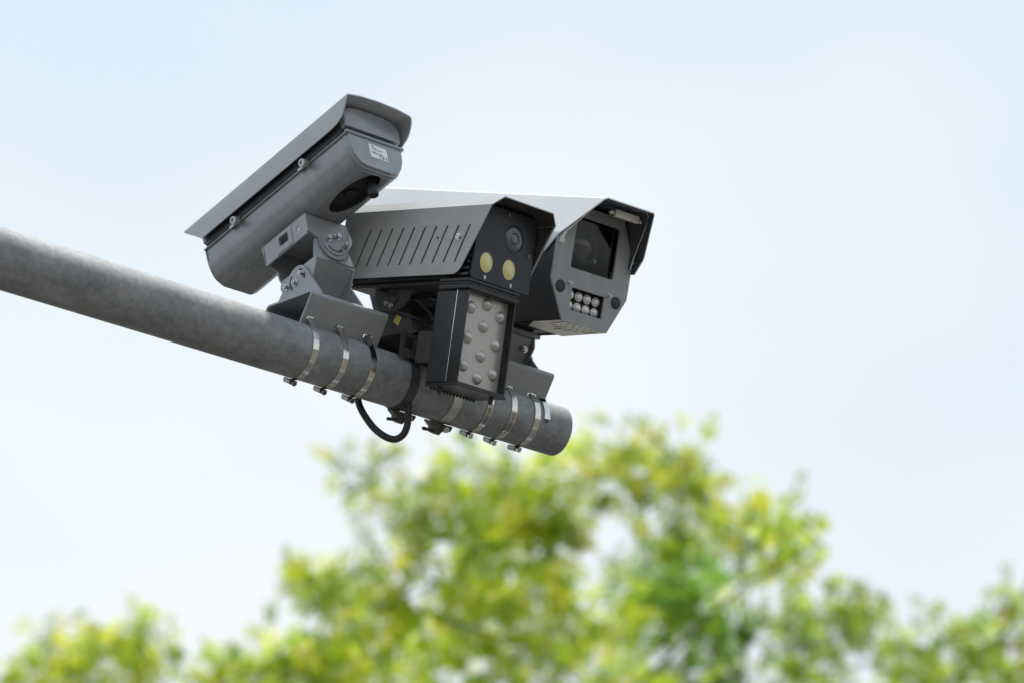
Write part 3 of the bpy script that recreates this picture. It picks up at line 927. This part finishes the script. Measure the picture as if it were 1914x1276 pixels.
b.lathe([(0.0278, 0.0), (0.024, 0.0030), (0.016, 0.0060), (0.008, 0.0075), (0.0, 0.0080)], (-0.0245, -0.004, 0.052), (1, 0, 0), 36)
b.build('front_element', 'lens_coating', lo, smooth=60)
b = MB()
for k in range(3):
    a = radians(20 + 60 * k)
    M = Matrix.Translation((-0.0104, 0.014, 0.028)) @ Matrix.Rotation(a, 4, 'X')
    b.box(-0.0004, 0.0003, -0.0003, 0.0003, -0.0050 + 0.001 * k, 0.0050, 0, M)
b.build('glass_chip', 'led_clear', cam3)
b = MB()
b.loft([[(x, p[0], p[1]) for p in round_rect(-0.0430, 0.0430, -0.0805, -0.0345, 0.001, 2)] for x in (-0.0037, -0.020)], caps=(False, True))
b.build('lens_tray', 'black_paint', cam3, recalc=False)
for r_, u in enumerate((-0.0475, -0.0690)):
    for c_, w in enumerate((-0.034, -0.0122, 0.0096, 0.0314)):
        b = MB()
        b.lathe([(0.0080, 0.0), (0.0080, 0.0030), (0.0072, 0.0052), (0.0052, 0.0070), (0.0026, 0.0079), (0.0, 0.0082)], (-0.0150, w, u), (1, 0, 0), 22)
        lens_o = b.build('clear_lens', 'led_clear', cam3, smooth=60)
        b = MB()
        b.lathe([(0.0082, 0.0005), (0.0093, 0.0010), (0.0096, 0.0028), (0.0090, 0.0042), (0.0081, 0.0044), (0.0081, 0.0020)], (-0.0150, w, u), (1, 0, 0), 22)
        b.build('lens_rim', 'lamp_rim', lens_o, smooth=60)
for w in (-0.0715, 0.0705):
    b = MB(); b.lathe([(0.0, 0.0), (0.0120, 0.0), (0.0120, 0.0010), (0.0108, 0.0016), (0.0, 0.0018)], (0.0004, w, -0.0405), (1, 0, 0), 28)
    b.build('round_plug', 'rubber', cam3)
for (w, u) in ((-0.086, 0.044), (0.093, 0.043), (-0.050, -0.030), (0.050, -0.031)):
    screw(cam3, CAM3, (0.0006, w, u), (1, 0, 0), 0.0034, 0.0075)
# hood over the window, rising slightly to the back
rise = 0.086
hp = [(-0.0985, 0.020), (-0.0985, 0.056), (-0.058, 0.1385), (0.066, 0.1385), (0.1010, 0.054), (0.0990, 0.022)]
fx = [-0.030, 0.004, 0.080, 0.080, 0.028, 0.010]
hq, xf = [], []
for i in range(len(hp)):                                     # small bend radius at each fold
    if 0 < i < len(hp) - 1:
        p, a, c = Vector(hp[i]), Vector(hp[i - 1]), Vector(hp[i + 1])
        for t in (0.0032, 0.0):
            if t: q = p + (a - p).normalized() * t; hq.append(tuple(q)); xf.append(fx[i] + (fx[i - 1] - fx[i]) * t / (a - p).length)
            else: q = p + (c - p).normalized() * 0.0032; hq.append(tuple(q)); xf.append(fx[i] + (fx[i + 1] - fx[i]) * 0.0032 / (c - p).length)
    else: hq.append(hp[i]); xf.append(fx[i])
b = MB()
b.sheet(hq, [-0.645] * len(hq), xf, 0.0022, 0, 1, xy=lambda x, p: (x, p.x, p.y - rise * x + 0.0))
b.build('sun_hood', ['silver_paint', 'hood_shade'], cam3, smooth=12)
inner = fillet([(-0.0920, 0.040), (-0.0900, 0.062), (-0.0530, 0.1325), (0.0590, 0.1325), (0.0700, 0.124), (0.0900, 0.062), (0.0900, 0.030)], [0, 0.004, 0.012, 0.006, 0.02, 0.02, 0], 4)
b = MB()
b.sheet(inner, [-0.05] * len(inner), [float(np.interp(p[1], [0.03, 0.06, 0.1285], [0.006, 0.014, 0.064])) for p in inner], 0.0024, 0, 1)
b.build('inner_visor', ['silver_paint', 'hood_shade'], cam3, smooth=40)
b = MB(); b.box(0.036, 0.045, 0.000, 0.060, 0.1110, 0.1250)
bar = b.build('spirit_level', 'level_bar', cam3, bevel=0.001)
for w in (-0.007, 0.069):
    b = MB(); b.lathe([(0.0, 0.0), (0.0058, 0.0), (0.0058, 0.004), (0.004, 0.0068), (0.0, 0.0076)], (0.038, w - 0.002, 0.118), (1, 0, 0), 18)
    b.build('end_knob', 'screw_steel', bar)

# its mount
B3 = frame(P0 + Dp * 0.402 + Np * 0.030 + Vector((0, 0, 0.094)), -47.7)
mount3 = thing('camera_mount', 'grey bent saddle and yoke near the arm tip under the rightmost camera', 'bracket', PIPE, 'camera mounts clamped on the arm')
CL3 = (0.336, 0.392, 0.448)
saddle(mount3, 0.303, 0.479, -0.0125, 'bracket_paint', CL3)
for sg in (-1, 1):
    out = [(-0.060, -0.008), (-0.030, 0.045)] + [(0.010 + 0.032 * cos(radians(150 - 16 * k)), 0.050 + 0.032 * sin(radians(150 - 16 * k))) for k in range(9)] + [(0.052, 0.030), (0.076, -0.004)]
    b = MB(); b.plate(out, (), 0.004, 'y', 0.052 if sg > 0 else -0.056)
    b.build('base_ear', 'bracket_paint', mount3, B3)
    b = MB(); b.plate(closed_fillet([(-0.045, 0.098), (0.052, 0.098), (0.062, 0.070), (0.062, 0.052), (0.040, 0.026), (-0.020, 0.026)], 0.008, 3), (), 0.0035, 'y', 0.0475 if sg > 0 else -0.0515)
    b.build('yoke_cheek', 'bracket_paint', mount3, B3)
b = MB(); b.sheet([(0.056, 0.096), (0.060, 0.066), (0.024, 0.016)], -0.047, 0.047, 0.0035, xy=lambda x, p: (p.x, x, p.y))
b.build('yoke_web', 'bracket_paint', mount3, B3)
b = MB(); b.box(-0.30, -0.175, -0.045, 0.045, -0.1125, -0.1035)
b.build('adapter_top', 'bracket_paint', mount3, CAM3, bevel=0.001)
b = MB(); b.box(-0.062, 0.074, -0.052, 0.052, -0.002, 0.004, 0, Matrix.Rotation(radians(8.3), 4, 'Y'))
b.build('base_plate', 'bracket_paint', mount3, B3)
screw(mount3, B3, (0.054, 0.030, 0.046), (1, 0, -0.3), 0.005, 0.006)
screw(mount3, CAM3, (-0.160, -0.0955, -0.060), (0, -1, 0), 0.006, 0.004)

# ------------------------------------------------------------------ hose clamps
def tangent_path(r, front, back, n=40):
    """From the front slot, tangentially round the underside of the arm to the back slot."""
    def tang(P, sgn):
        d = P.length; a = atan2(P.y, P.x); g = math.acos(min(1, r / d))
        return a + sgn * g
    aF, aB = tang(front, 1), tang(back, -1)
    while aB < aF: aB += 2 * pi
    pts = [tuple(front)] + [(r * cos(aF + (aB - aF) * k / n), r * sin(aF + (aB - aF) * k / n)) for k in range(n + 1)] + [tuple(back)]
    return pts

def hose_clamp(s, label, mat='stainless', dh=0.0, saddle_pass=True, width=0.0128, worm=True, slots=None, name='hose_clamp', cat='clamp', worm_a=-57.0, worm_mat='dark_steel', skew=0.0):
    M = PIPE @ Matrix.Translation((s, 0, 0)) @ Matrix.Rotation(radians(skew), 4, 'Z')
    root = thing(name, label, cat, M, 'clamps round the arm')
    r = pipe_r(s) + 0.0006
    if saddle_pass:
        pts = tangent_path(r, slot_point(dh), Vector((0.060, 0.080 + dh)))
    else:
        pts = [(r * cos(2 * pi * k / 64), r * sin(2 * pi * k / 64)) for k in range(65)]
    b = MB(); b.sheet(pts, -width / 2, width / 2, 0.0011 if not saddle_pass else 0.0011)
    b.build('band', mat, root, smooth=40)
    if saddle_pass:                                          # end of the band folded through the saddle slot
        S = slot_point(dh)
        b = MB(); b.box(-width / 2, width / 2, S.x - 0.0045, S.x + 0.004, S.y - 0.0012, S.y + 0.0026)
        b.build('band_fold', 'screw_steel', root, bevel=0.0008)
    if worm:
        a = radians(worm_a)
        R = Matrix(((1, 0, 0), (0, cos(a), -sin(a)), (0, sin(a), cos(a)))).to_4x4()      # local y radial, z along the band
        b = MB()
        b.box(-0.0074, 0.0074, r + 0.0012, r + 0.0024, -0.016, 0.014, 0, R)
        b.plate([(-0.0074, r + 0.0022), (-0.0074, r + 0.0078), (-0.0046, r + 0.0105), (0.0046, r + 0.0105), (0.0074, r + 0.0078), (0.0074, r + 0.0022)], (), 0.026, 'z', -0.012, 0, R)
        b.build('worm_housing', worm_mat, root, bevel=0.0008)
        b = MB()
        b.lathe([(0.0, -0.017), (0.0048, -0.017), (0.0044, -0.012), (0.0036, 0.012), (0.0036, 0.014), (0.0054, 0.0142), (0.0054, 0.0185), (0.0046, 0.0195), (0.0020, 0.0195), (0.0018, 0.0175), (0.0, 0.0175)], R @ Vector((0, r + 0.0060, 0)), R @ Vector((0, 0, -1)), 14)
        b.build('worm_screw', 'dark_steel' if worm_a > -60 and s < 0.2 else 'screw_steel', root)
    if slots:
        b = MB()
        for k in range(slots[2]):
            a = radians(slots[0] + (slots[1] - slots[0]) * k / slots[2])
            R = Matrix(((1, 0, 0), (0, cos(a), -sin(a)), (0, sin(a), cos(a)))).to_4x4()
            b.box(-0.0042, 0.0042, r + 0.0011, r + 0.0014, -0.0007, 0.0007, 0, R @ Matrix.Rotation(radians(12), 4, 'Y') if False else R)
        b.build('thread_slots', 'slot_dark', root)
    return root

hose_clamp(CL1[0], 'steel hose clamp through the left slot of the saddle under the rear-facing camera', slots=None)
hose_clamp(CL1[1], 'steel hose clamp through the middle slot of the saddle under the rear-facing camera')
hose_clamp(CL1[2], 'darker steel hose clamp through the right slot of the saddle under the rear-facing camera')
hose_clamp(CL3[0], 'steel hose clamp partly behind the bottom of the lamp box', dh=-0.0125, slots=(205, 245, 12))
hose_clamp(CL3[1], 'bright steel hose clamp just right of the lamp box', dh=-0.0125, slots=(200, 250, 14))
hose_clamp(CL3[2], 'steel hose clamp closest to the open tip of the arm', dh=-0.0125, worm_a=-62)
hose_clamp(0.262, 'dull flat strap round the arm below the lamp box', mat='dull_strap', saddle_pass=False, width=0.020, worm=False, name='strap')
hose_clamp(0.158, 'wide dark strap round the arm under the square-holed bracket', mat='dusty_black_and_shade', saddle_pass=False, width=0.020, worm=False, name='strap')

# loose end of a clamp band, standing off the arm near its tip
tl = thing('loose_band', 'loose notched band end beside the last clamp near the arm tip', 'clamp', PIPE @ Matrix.Translation((0.474, 0, 0)) @ Matrix.Rotation(radians(-5), 4, 'Z'))
r = pipe_r(0.474) + 0.0022
b = MB()
S = slot_point(-0.0125)
pts = [(S.x + 0.004, S.y + 0.002), (S.x - 0.010, S.y - 0.006)] + [(r * cos(radians(130 + 4 * k)), r * sin(radians(130 + 4 * k))) for k in range(16)]
b.sheet(pts, -0.0062, 0.0062, 0.001)
b.build('band', 'stainless', tl, smooth=40)
b = MB()
for k in range(20):
    a = radians(140 + 60 * k / 20)
    R = Matrix(((1, 0, 0), (0, cos(a), -sin(a)), (0, sin(a), cos(a)))).to_4x4()
    b.box(-0.004, 0.004, r + 0.0001, r + 0.0004, -0.0006, 0.0006, 0, R)
b.build('thread_slots', 'slot_dark', tl)

def strap_buckle(s, label, tail):
    """Dark buckle under a strap, with the cut-off tail of a cable tie."""
    root = thing('strap_buckle', label, 'clamp', PIPE @ Matrix.Translation((s, 0, 0)), 'buckles under the straps')
    r = pipe_r(s)
    a = radians(-62)
    R = Matrix(((1, 0, 0), (0, cos(a), -sin(a)), (0, sin(a), cos(a)))).to_4x4()
    b = MB()
    b.plate(closed_fillet([(-0.030, 0.001), (-0.012, 0.012), (-0.008, 0.022), (0.004, 0.024), (0.010, 0.014), (0.026, 0.012), (0.030, 0.001)], 0.002, 2), (), 0.022, 'z', -0.014, 0, R @ Matrix.Translation((0, r, 0)))
    b.build('buckle_body', 'dusty_black_and_shade', root, bevel=0.0008)
    b = MB(); b.lathe([(0.0, 0.0), (0.006, 0.0), (0.006, 0.008), (0.0, 0.009)], R @ Vector((0.012, r + 0.010, -0.014)), R @ Vector((0, 0, -1)), 12)
    b.build('buckle_bolt', 'dull_strap', root)
    b = MB()
    p0 = R @ Vector((-0.006, r + 0.018, -0.008))
    b.tube([p0, p0 + Vector(tail) * 0.5, p0 + Vector(tail)], [0.0032, 0.0034, 0.0036], 8)
    b.build('tie_tail', 'rubber', root)
strap_buckle(0.176, 'dark buckle under the arm inside the black cable loop', (-0.030, -0.012, -0.010))
strap_buckle(0.262, 'dark buckle with cut tie end under the arm right of the cable loop', (-0.034, -0.012, -0.008))

# ------------------------------------------------------------------ hanging cable loop
def spline(ctrl, n=10):
    P = [Vector(p) for p in ctrl]
    P = [P[0] * 2 - P[1]] + P + [P[-1] * 2 - P[-2]]
    out = []
    for i in range(1, len(P) - 2):
        for k in range(n):
            t = k / n
            a, q, c, d = P[i - 1], P[i], P[i + 1], P[i + 2]
            out.append(0.5 * ((2 * q) + (c - a) * t + (2 * a - 5 * q + 4 * c - d) * t * t + (3 * q - a - 3 * c + d) * t ** 3))
    return out + [P[-2]]
cab = MB()
loop = spline([(0.0973, 0.055, -0.0193), (0.1004, 0.05, -0.0447), (0.1108, 0.045, -0.0668), (0.125, 0.035, -0.0908), (0.1392, 0.02, -0.1088), (0.1544, 0.01, -0.1137), (0.1657, 0.0, -0.1054), (0.1681, -0.01, -0.0896), (0.1668, -0.015, -0.0698), (0.1654, -0.018, -0.0480)])
cab.tube(loop, 0.0067, 14)
tag(cab.build('cable_loop', 'rubber', None, PIPE, smooth=60), 'thick black cable hanging in a loop under the arm', 'cable')

def cable(name, label, pts, r, mat='rubber'):
    b = MB(); b.tube(spline(pts, 8), r, 10)
    return tag(b.build(name, mat, None, PIPE, smooth=60), label, 'cable', 'thin cables under the middle camera')
cable('thin_cable', 'thin black cable drooping behind the yellow sticker', [(0.150, -0.010, 0.175), (0.160, -0.052, 0.150), (0.185, -0.068, 0.118), (0.205, -0.070, 0.095), (0.222, -0.064, 0.100), (0.240, -0.060, 0.140)], 0.0028)
cable('thin_cable', 'thin black cable curling under the shield of the middle camera', [(0.120, 0.015, 0.185), (0.135, -0.020, 0.168), (0.168, -0.045, 0.165), (0.196, -0.070, 0.175), (0.214, -0.090, 0.190)], 0.0036)
cable('thin_cable', 'thin dark cable crossing above the square hole of the dark bracket', [(0.112, -0.040, 0.120), (0.135, -0.068, 0.104), (0.165, -0.076, 0.100), (0.195, -0.080, 0.108), (0.225, -0.082, 0.128)], 0.0026)
cable('thin_cable', 'thin dark cable dropping from the middle camera to the arm top', [(0.205, -0.030, 0.180), (0.200, -0.072, 0.150), (0.188, -0.078, 0.120), (0.170, -0.070, 0.095), (0.150, -0.066, 0.082)], 0.0032)

# ------------------------------------------------------------------ trees, far behind and out of focus
CLUMPS = { 'main':[(0.66,25.86,13.22,0.13,0.25),(0.54,27.06,13.67,0.1,0.2),(0.96,27.01,13.43,0.18,0.9),(1.06,26.21,12.97,0.14,0.8),(0.78,26.62,13.12,0.16,0.8),(0.56,26.54,13.08,0.18,0.9),(0.34,26.84,13.32,0.15,0.6),(0.73,27.02,13.5,0.13,0.4),(1.39,26.06,12.6,0.16,0.7),(1.57,25.93,12.61,0.14,0.6),(1.72,27.35,13,0.16,0.9),(1.39,26.7,12.66,0.14,0.6),(1.58,27.28,12.83,0.13,0.6),(1.8,25.97,12.41,0.08,0.25),(1.2,26.66,12.82,0.11,0.5),(1.77,27.04,13.17,0.08,0.3),(1.02,26.26,12.75,0.14,0.7),(-1.1,27.32,13.53,0.13,0.25),(-0.88,27.28,13.42,0.13,0.6),(-0.58,25.91,12.66,0.16,1),(-0.54,25.97,12.51,0.13,0.9),(-0.83,26.8,12.93,0.08,0.4),(-0.78,27.28,13.58,0.08,0.15),(-0.98,26.52,12.83,0.06,0.2),(-0.18,26.1,13.03,0.14,0.45),(-0.34,26.5,13.06,0.14,0.6),(-0.02,25.86,12.75,0.16,0.8),(0.2,26.18,12.89,0.16,0.8),(-0.38,26.6,12.9,0.14,0.7),(-0.12,26.73,12.88,0.19,1),(0.14,26.28,12.73,0.19,1),(0.33,26.25,12.78,0.13,0.7),(-0.21,26.35,12.52,0.17,0.9),(0.04,26.75,12.68,0.19,1),(0.26,26.44,12.62,0.14,1),(-0.3,26.09,12.24,0.16,0.8),(-1.31,27.46,12.78,0.13,0.7),(-1.12,26.98,12.6,0.15,0.9),(-0.93,27.14,12.63,0.15,0.8),(-0.69,26.35,12.37,0.13,0.6),(-1.42,27.72,12.87,0.07,0.3),(-1.04,27.56,12.66,0.13,0.6),(-0.81,26.33,12.14,0.17,0.8),(-0.53,26.67,12.31,0.19,0.9),(-0.09,27.3,12.63,0.2,0.9),(0.17,27.26,12.65,0.18,1),(0.37,27.66,12.77,0.13,0.8),(-0.95,26.92,12.16,0.16,0.8),(-0.65,27.62,12.4,0.23,1),(-0.32,27.33,12.33,0.23,1),(0.01,26.72,12.09,0.24,1),(0.33,27.17,12.33,0.21,1),(0.64,27.65,12.56,0.18,0.9),(-0.85,27.75,12.17,0.23,0.9),(-0.41,27.19,11.93,0.26,0.9),(0.01,27.35,11.95,0.26,0.9),(0.42,26.37,11.68,0.23,1),(0.77,26.71,11.84,0.19,0.9),(-1.72,27.21,11.52,0.35,0.35),(-1.74,27.71,11.22,0.36,0.35),(-1.81,28.95,11.16,0.37,0.35),(-1.72,27.83,10.29,0.35,0.35),(-1.25,27.37,11.58,0.35,0.35),(-1.26,27.79,11.25,0.36,0.35),(-1.21,26.82,10.46,0.34,0.35),(-1.25,27.97,10.33,0.35,0.35),(-0.77,27.72,11.71,0.36,0.35),(-0.79,28.37,11.45,0.37,0.35),(-0.73,26.56,10.37,0.34,0.35),(-0.75,27.37,10.14,0.35,0.35),(-0.27,26.19,11.15,0.34,0.35),(-0.29,28.42,11.47,0.37,0.35),(-0.29,28.28,10.94,0.36,0.35),(-0.27,26.61,9.9,0.34,0.35),(0.21,28.71,12.07,0.37,0.35),(0.21,28.86,11.62,0.37,0.35),(0.21,28.17,10.9,0.36,0.35),(0.21,28.27,10.42,0.36,0.35),(0.66,26.38,11.22,0.34,0.35),(0.65,26.16,10.68,0.34,0.35),(0.69,27.81,10.78,0.36,0.35),(0.66,26.66,9.92,0.34,0.35),(1.13,26.47,11.25,0.34,0.35),(1.14,26.8,10.91,0.34,0.35),(1.11,26.38,10.31,0.34,0.35),(1.17,27.83,10.28,0.35,0.35),(1.64,27.18,11.51,0.35,0.35),(1.71,28.51,11.5,0.37,0.35),(1.66,27.78,10.77,0.36,0.35),(1.68,28.34,10.44,0.36,0.35)],
 'dark':[(0.97,29.68,13.78,0.2,1),(1.19,29.67,13.78,0.18,1),(1.01,28.77,13.18,0.21,1.2),(1.22,28.81,13.17,0.19,1),(0.9,29.67,13.47,0.18,1),(1.42,29.58,13.36,0.16,0.9),(1.17,29.57,13.2,0.19,0.9),(1.33,29.22,12.92,0.17,0.8),(1.63,29.5,13.18,0.16,0.6),(0.96,29.22,13.78,0.12,0.8),(1.17,29.19,13.77,0.12,0.8),(0.74,28.85,13.29,0.14,0.7),(1.06,29.44,12.81,0.24,1),(1.54,29.39,12.8,0.21,0.8),(0.78,29.6,12.47,0.38,0.35),(0.79,30.33,12.21,0.39,0.35),(0.79,30.6,11.7,0.39,0.35),(1.26,28.67,12.12,0.37,0.35),(1.24,28.49,11.56,0.37,0.35),(1.29,29.76,11.43,0.38,0.35),(1.79,29.04,12.26,0.38,0.35),(1.88,30.77,12.36,0.4,0.35),(1.86,30.67,11.72,0.39,0.35)],
 'right':[(1.84,29.48,13.36,0.12,0.8),(2.04,29.81,13.53,0.14,0.8),(2.24,29.58,13.51,0.12,0.9),(2.15,29.92,13.46,0.14,0.8),(2.37,29.93,13.5,0.11,0.7),(2.42,29.35,13.15,0.1,0.7),(1.9,29.32,13.07,0.14,0.7),(2.17,30.27,13.36,0.11,0.5),(2.55,29.61,13.14,0.11,0.7),(1.81,29.64,13,0.16,0.8),(2.08,30.54,13.24,0.16,0.7),(2.67,29.9,13.11,0.12,0.8),(2.46,30.39,13.1,0.14,0.7),(1.93,29.67,13.62,0.07,0.3),(1.68,29.47,12.42,0.38,0.35),(1.75,30.88,12.4,0.4,0.35),(1.75,31.13,11.88,0.4,0.35),(2.32,31.13,13.03,0.4,0.35),(2.18,29.46,11.9,0.38,0.35),(2.19,29.82,11.45,0.38,0.35),(2.69,29.15,12.3,0.38,0.35),(2.71,29.58,11.94,0.38,0.35),(2.85,31.27,11.92,0.4,0.35)],
 'far':[(2.96,30.87,13.79,0.13,0.45),(3.09,30.68,13.76,0.11,0.6),(3.27,31.11,13.81,0.13,0.8),(3.42,30.66,13.98,0.11,0.7),(3.45,30.65,13.71,0.13,0.9),(3.09,31.16,13.71,0.13,0.8),(3.42,31.87,13.9,0.15,0.9),(2.95,31.7,13.88,0.11,0.7),(3.02,31.73,13.69,0.17,0.8),(3.47,31.02,13.42,0.18,0.9),(3.68,31.21,14.05,0.19,0.9),(3.74,31.03,13.58,0.22,0.9),(2.84,30.74,13.86,0.07,0.2),(2.88,30.45,12.78,0.4,0.35),(3.04,32.36,12.92,0.42,0.35),(3.03,32.47,12.32,0.42,0.35),(3.69,32.8,13.64,0.43,0.35),(3.47,31.13,12.49,0.4,0.35),(3.47,31.33,11.94,0.4,0.35),(4.19,32.22,13.43,0.42,0.35),(4.16,32.23,12.87,0.42,0.35),(4.03,31.47,11.99,0.4,0.35)],
 'lowleft':[(-1.62,25.84,11.61,0.11,0.9),(-1.47,25.95,11.7,0.12,1),(-1.32,26.01,11.73,0.12,1),(-1.14,26.16,11.82,0.12,1),(-1.23,26,11.6,0.14,1),(-0.99,26.19,11.71,0.14,1),(-1.49,25.24,11.21,0.15,1),(-1.7,25.71,11.43,0.08,0.6),(-1.05,26.29,11.55,0.19,1),(-1.84,25.89,11.56,0.05,0.4),(-1.79,27.25,11.54,0.35,0.35),(-1.61,24.72,10.19,0.32,0.35),(-1.75,26.97,10.5,0.34,0.35),(-1.2,24.97,10.7,0.32,0.35),(-1.31,27.5,11.15,0.35,0.35),(-1.18,24.91,9.82,0.32,0.35),(-0.82,27.01,11.45,0.35,0.35),(-0.8,26.63,10.85,0.34,0.35),(-0.82,27.32,10.62,0.35,0.35)],
 'left':[(-3.09,29.26,13.03,0.1,0.3),(-2.95,29.3,13.04,0.14,0.9),(-2.74,28.9,12.92,0.12,0.8),(-2.48,28.62,12.9,0.12,0.8),(-2.39,28.3,12.83,0.08,0.5),(-2.31,29.1,13.02,0.1,0.9),(-2.6,28.92,12.86,0.14,0.7),(-3.12,29.29,12.87,0.12,0.9),(-2.83,28.86,12.7,0.14,0.8),(-2.57,29.32,12.84,0.14,0.7),(-2.31,28.72,12.71,0.1,0.8),(-2.99,29.41,12.73,0.17,0.9),(-2.53,29.35,12.67,0.17,0.9),(-3.01,28.77,13,0.05,0.2),(-3.2,29.06,12.74,0.07,0.4),(-3.12,28.84,12.12,0.37,0.35),(-3.15,29.38,11.8,0.38,0.35),(-3.13,29.4,11.31,0.38,0.35),(-2.63,29.08,12.21,0.38,0.35),(-2.62,29.18,11.73,0.38,0.35),(-2.68,30.09,11.54,0.38,0.35)]}

PALETTE = {
    'fresh': [((0.20, 0.275, 0.03), 5), ((0.30, 0.335, 0.035), 5.5), ((0.11, 0.19, 0.03), 3), ((0.38, 0.36, 0.06), 2.2)],
    'deep': [((0.11, 0.20, 0.03), 5), ((0.18, 0.27, 0.035), 4), ((0.075, 0.145, 0.027), 3), ((0.28, 0.32, 0.04), 1.6)],
    'olive': [((0.16, 0.235, 0.035), 5), ((0.25, 0.295, 0.045), 4), ((0.10, 0.16, 0.03), 3), ((0.34, 0.29, 0.05), 0.4), ((0.26, 0.17, 0.05), 0.2)],
}

def tree(name, label, key, pal, seed, trunk_xy, lean, dens=1.0):
    rnd = random.Random(seed)
    rg = np.random.default_rng(seed)
    cl = [(c[0], c[1], c[2] - 0.01 - (0.02 if key in ('left', 'lowleft') else 0), c[3], c[4]) for c in CLUMPS[key]]
    root = thing(name, label, 'tree', Matrix.Translation((trunk_xy[0], trunk_xy[1], 0)), 'trees beyond the arm')
    base = Vector((trunk_xy[0], trunk_xy[1], 0))
    # trunk
    zlow = min(c[2] for c in cl)
    zs = max(3.2, zlow - 2.2)
    mean = Vector((sum(c[0] for c in cl) / len(cl), sum(c[1] for c in cl) / len(cl), zlow + 0.6))
    tp = []
    for k in range(9):
        t = k / 8
        p = base.lerp(Vector((mean.x, mean.y, mean.z)), t)
        p.x += 0.14 * sin(3.1 * t + seed) * t; p.y += 0.14 * cos(2.3 * t + seed) * t
        tp.append(p - base)
    b = MB(); b.tube(tp, [0.20 - 0.11 * k / 8 + (0.07 if k == 0 else 0) for k in range(9)], 14)
    b.build('trunk', 'bark', root, smooth=60)
    # limbs: a few leaders from the trunk, then a branch to every clump
    top = [c for c in cl]
    nodes = [p for p in tp[4:]]
    lim = MB()
    order = sorted(top, key=lambda c: c[2])
    for c in order:
        tgt = Vector(c[:3]) - base
        cand = [q for q in nodes if q.z < tgt.z - 0.05] or nodes[:2]
        q = min(cand, key=lambda q: (q - tgt).length + 0.35 * abs(q.z - tgt.z + 0.5))
        mid = q.lerp(tgt, 0.55); mid.z += 0.10 * (tgt - q).length; mid += Vector((rnd.uniform(-.05, .05), rnd.uniform(-.05, .05), 0))
        L = (tgt - q).length
        r0 = min(0.026, 0.005 + 0.008 * L)
        lim.tube([q, q.lerp(mid, 0.6), mid, tgt], [r0, r0 * 0.75, r0 * 0.55, r0 * 0.3], 6)
        nodes += [mid, tgt]
    lim.build('limbs', 'bark', root, smooth=60)
    # leaves: compound sprays of narrow leaflets
    V = []; T = []
    cols = [p[0] for p in PALETTE[pal]]; wts = np.array([p[1] for p in PALETTE[pal]]); wts = wts / wts.sum()
    for (x, y, z, r, d) in cl:
        n = int(dens * d * (10 + 600 * r * r + 88 * r))
        if d < 0.45:
            r *= 1.6; n = int(n * 0.7)
        clump_t = 0.8 + 0.4 * rg.random()
        for _ in range(n):
            v = rg.normal(size=3); v /= np.linalg.norm(v)
            rad = r * min(2.2, abs(rg.normal(0, 0.74)) + 0.12)
            o = np.array([x - base.x, y - base.y, z]) + v * rad * np.array([1, 1, 0.85])
            ax = v * 0.8 + rg.normal(size=3) * 0.6 + np.array([0, 0, -0.25]); ax /= np.linalg.norm(ax)
            sd = np.cross(ax, rg.normal(size=3)); sd /= np.linalg.norm(sd)
            nr = np.cross(ax, sd)
            Ls = rg.uniform(0.10, 0.19); m = rg.integers(4, 7)
            tint = 1.5 * np.array(cols[rg.choice(len(cols), p=wts)]) * clump_t * rg.uniform(0.8, 1.2)
            for k in range(m):
                for sg in (-1, 1):
                    p0 = o + ax * Ls * (k + 0.6) / m + nr * (-0.03 * (k / m) ** 2)
                    ld = ax * 0.55 + sd * sg * 0.85 + nr * rg.normal() * 0.25; ld /= np.linalg.norm(ld)
                    ll = rg.uniform(0.045, 0.080); lw = ll * 0.22
                    sw = np.cross(ld, nr + rg.normal(size=3) * 0.35); sw /= np.linalg.norm(sw)
                    V += [p0, p0 + ld * ll * 0.5 + sw * lw, p0 + ld * ll, p0 + ld * ll * 0.5 - sw * lw]
                    T.append(tint)
    V = np.array(V, dtype=np.float32); nl = len(T)
    me = bpy.data.meshes.new('crown')
    me.vertices.add(len(V)); me.vertices.foreach_set('co', V.ravel())
    me.loops.add(len(V)); me.loops.foreach_set('vertex_index', np.arange(len(V), dtype=np.int32))
    me.polygons.add(nl)
    me.polygons.foreach_set('loop_start', np.arange(0, len(V), 4, dtype=np.int32))
    me.polygons.foreach_set('loop_total', np.full(nl, 4, dtype=np.int32))
    me.update(calc_edges=True)
    at = me.attributes.new('tint', 'FLOAT_COLOR', 'POINT')
    cc = np.ones((len(V), 4), dtype=np.float32); cc[:, :3] = np.repeat(np.array(T), 4, axis=0)
    at.data.foreach_set('color', cc.ravel())
    me.materials.append(MATS['leaf'])
    o = bpy.data.objects.new('crown', me); col.objects.link(o); o.parent = root
    return nl

cnt = 0
cnt += tree('leafy_tree', 'tall yellow-green tree filling the middle behind the arm tip', 'main', 'fresh', 11, (0.1, 27.4), 0)
cnt += tree('leafy_tree', 'darker green tree just right of the tall yellow-green one', 'dark', 'deep', 12, (1.3, 30.2), 0)
cnt += tree('leafy_tree', 'olive tree with some brown leaves, right of the dark green one', 'right', 'olive', 13, (2.3, 30.6), 0)
cnt += tree('leafy_tree', 'sparse tree at the right edge of the picture', 'far', 'olive', 14, (3.7, 32.0), 0)
cnt += tree('leafy_tree', 'bright low treetop at the bottom, left of the tall yellow-green tree', 'lowleft', 'fresh', 15, (-1.5, 26.6), 0)
cnt += tree('leafy_tree', 'small separate treetop in the bottom left corner', 'left', 'fresh', 16, (-2.9, 29.6), 0)
print('leaflets', cnt)
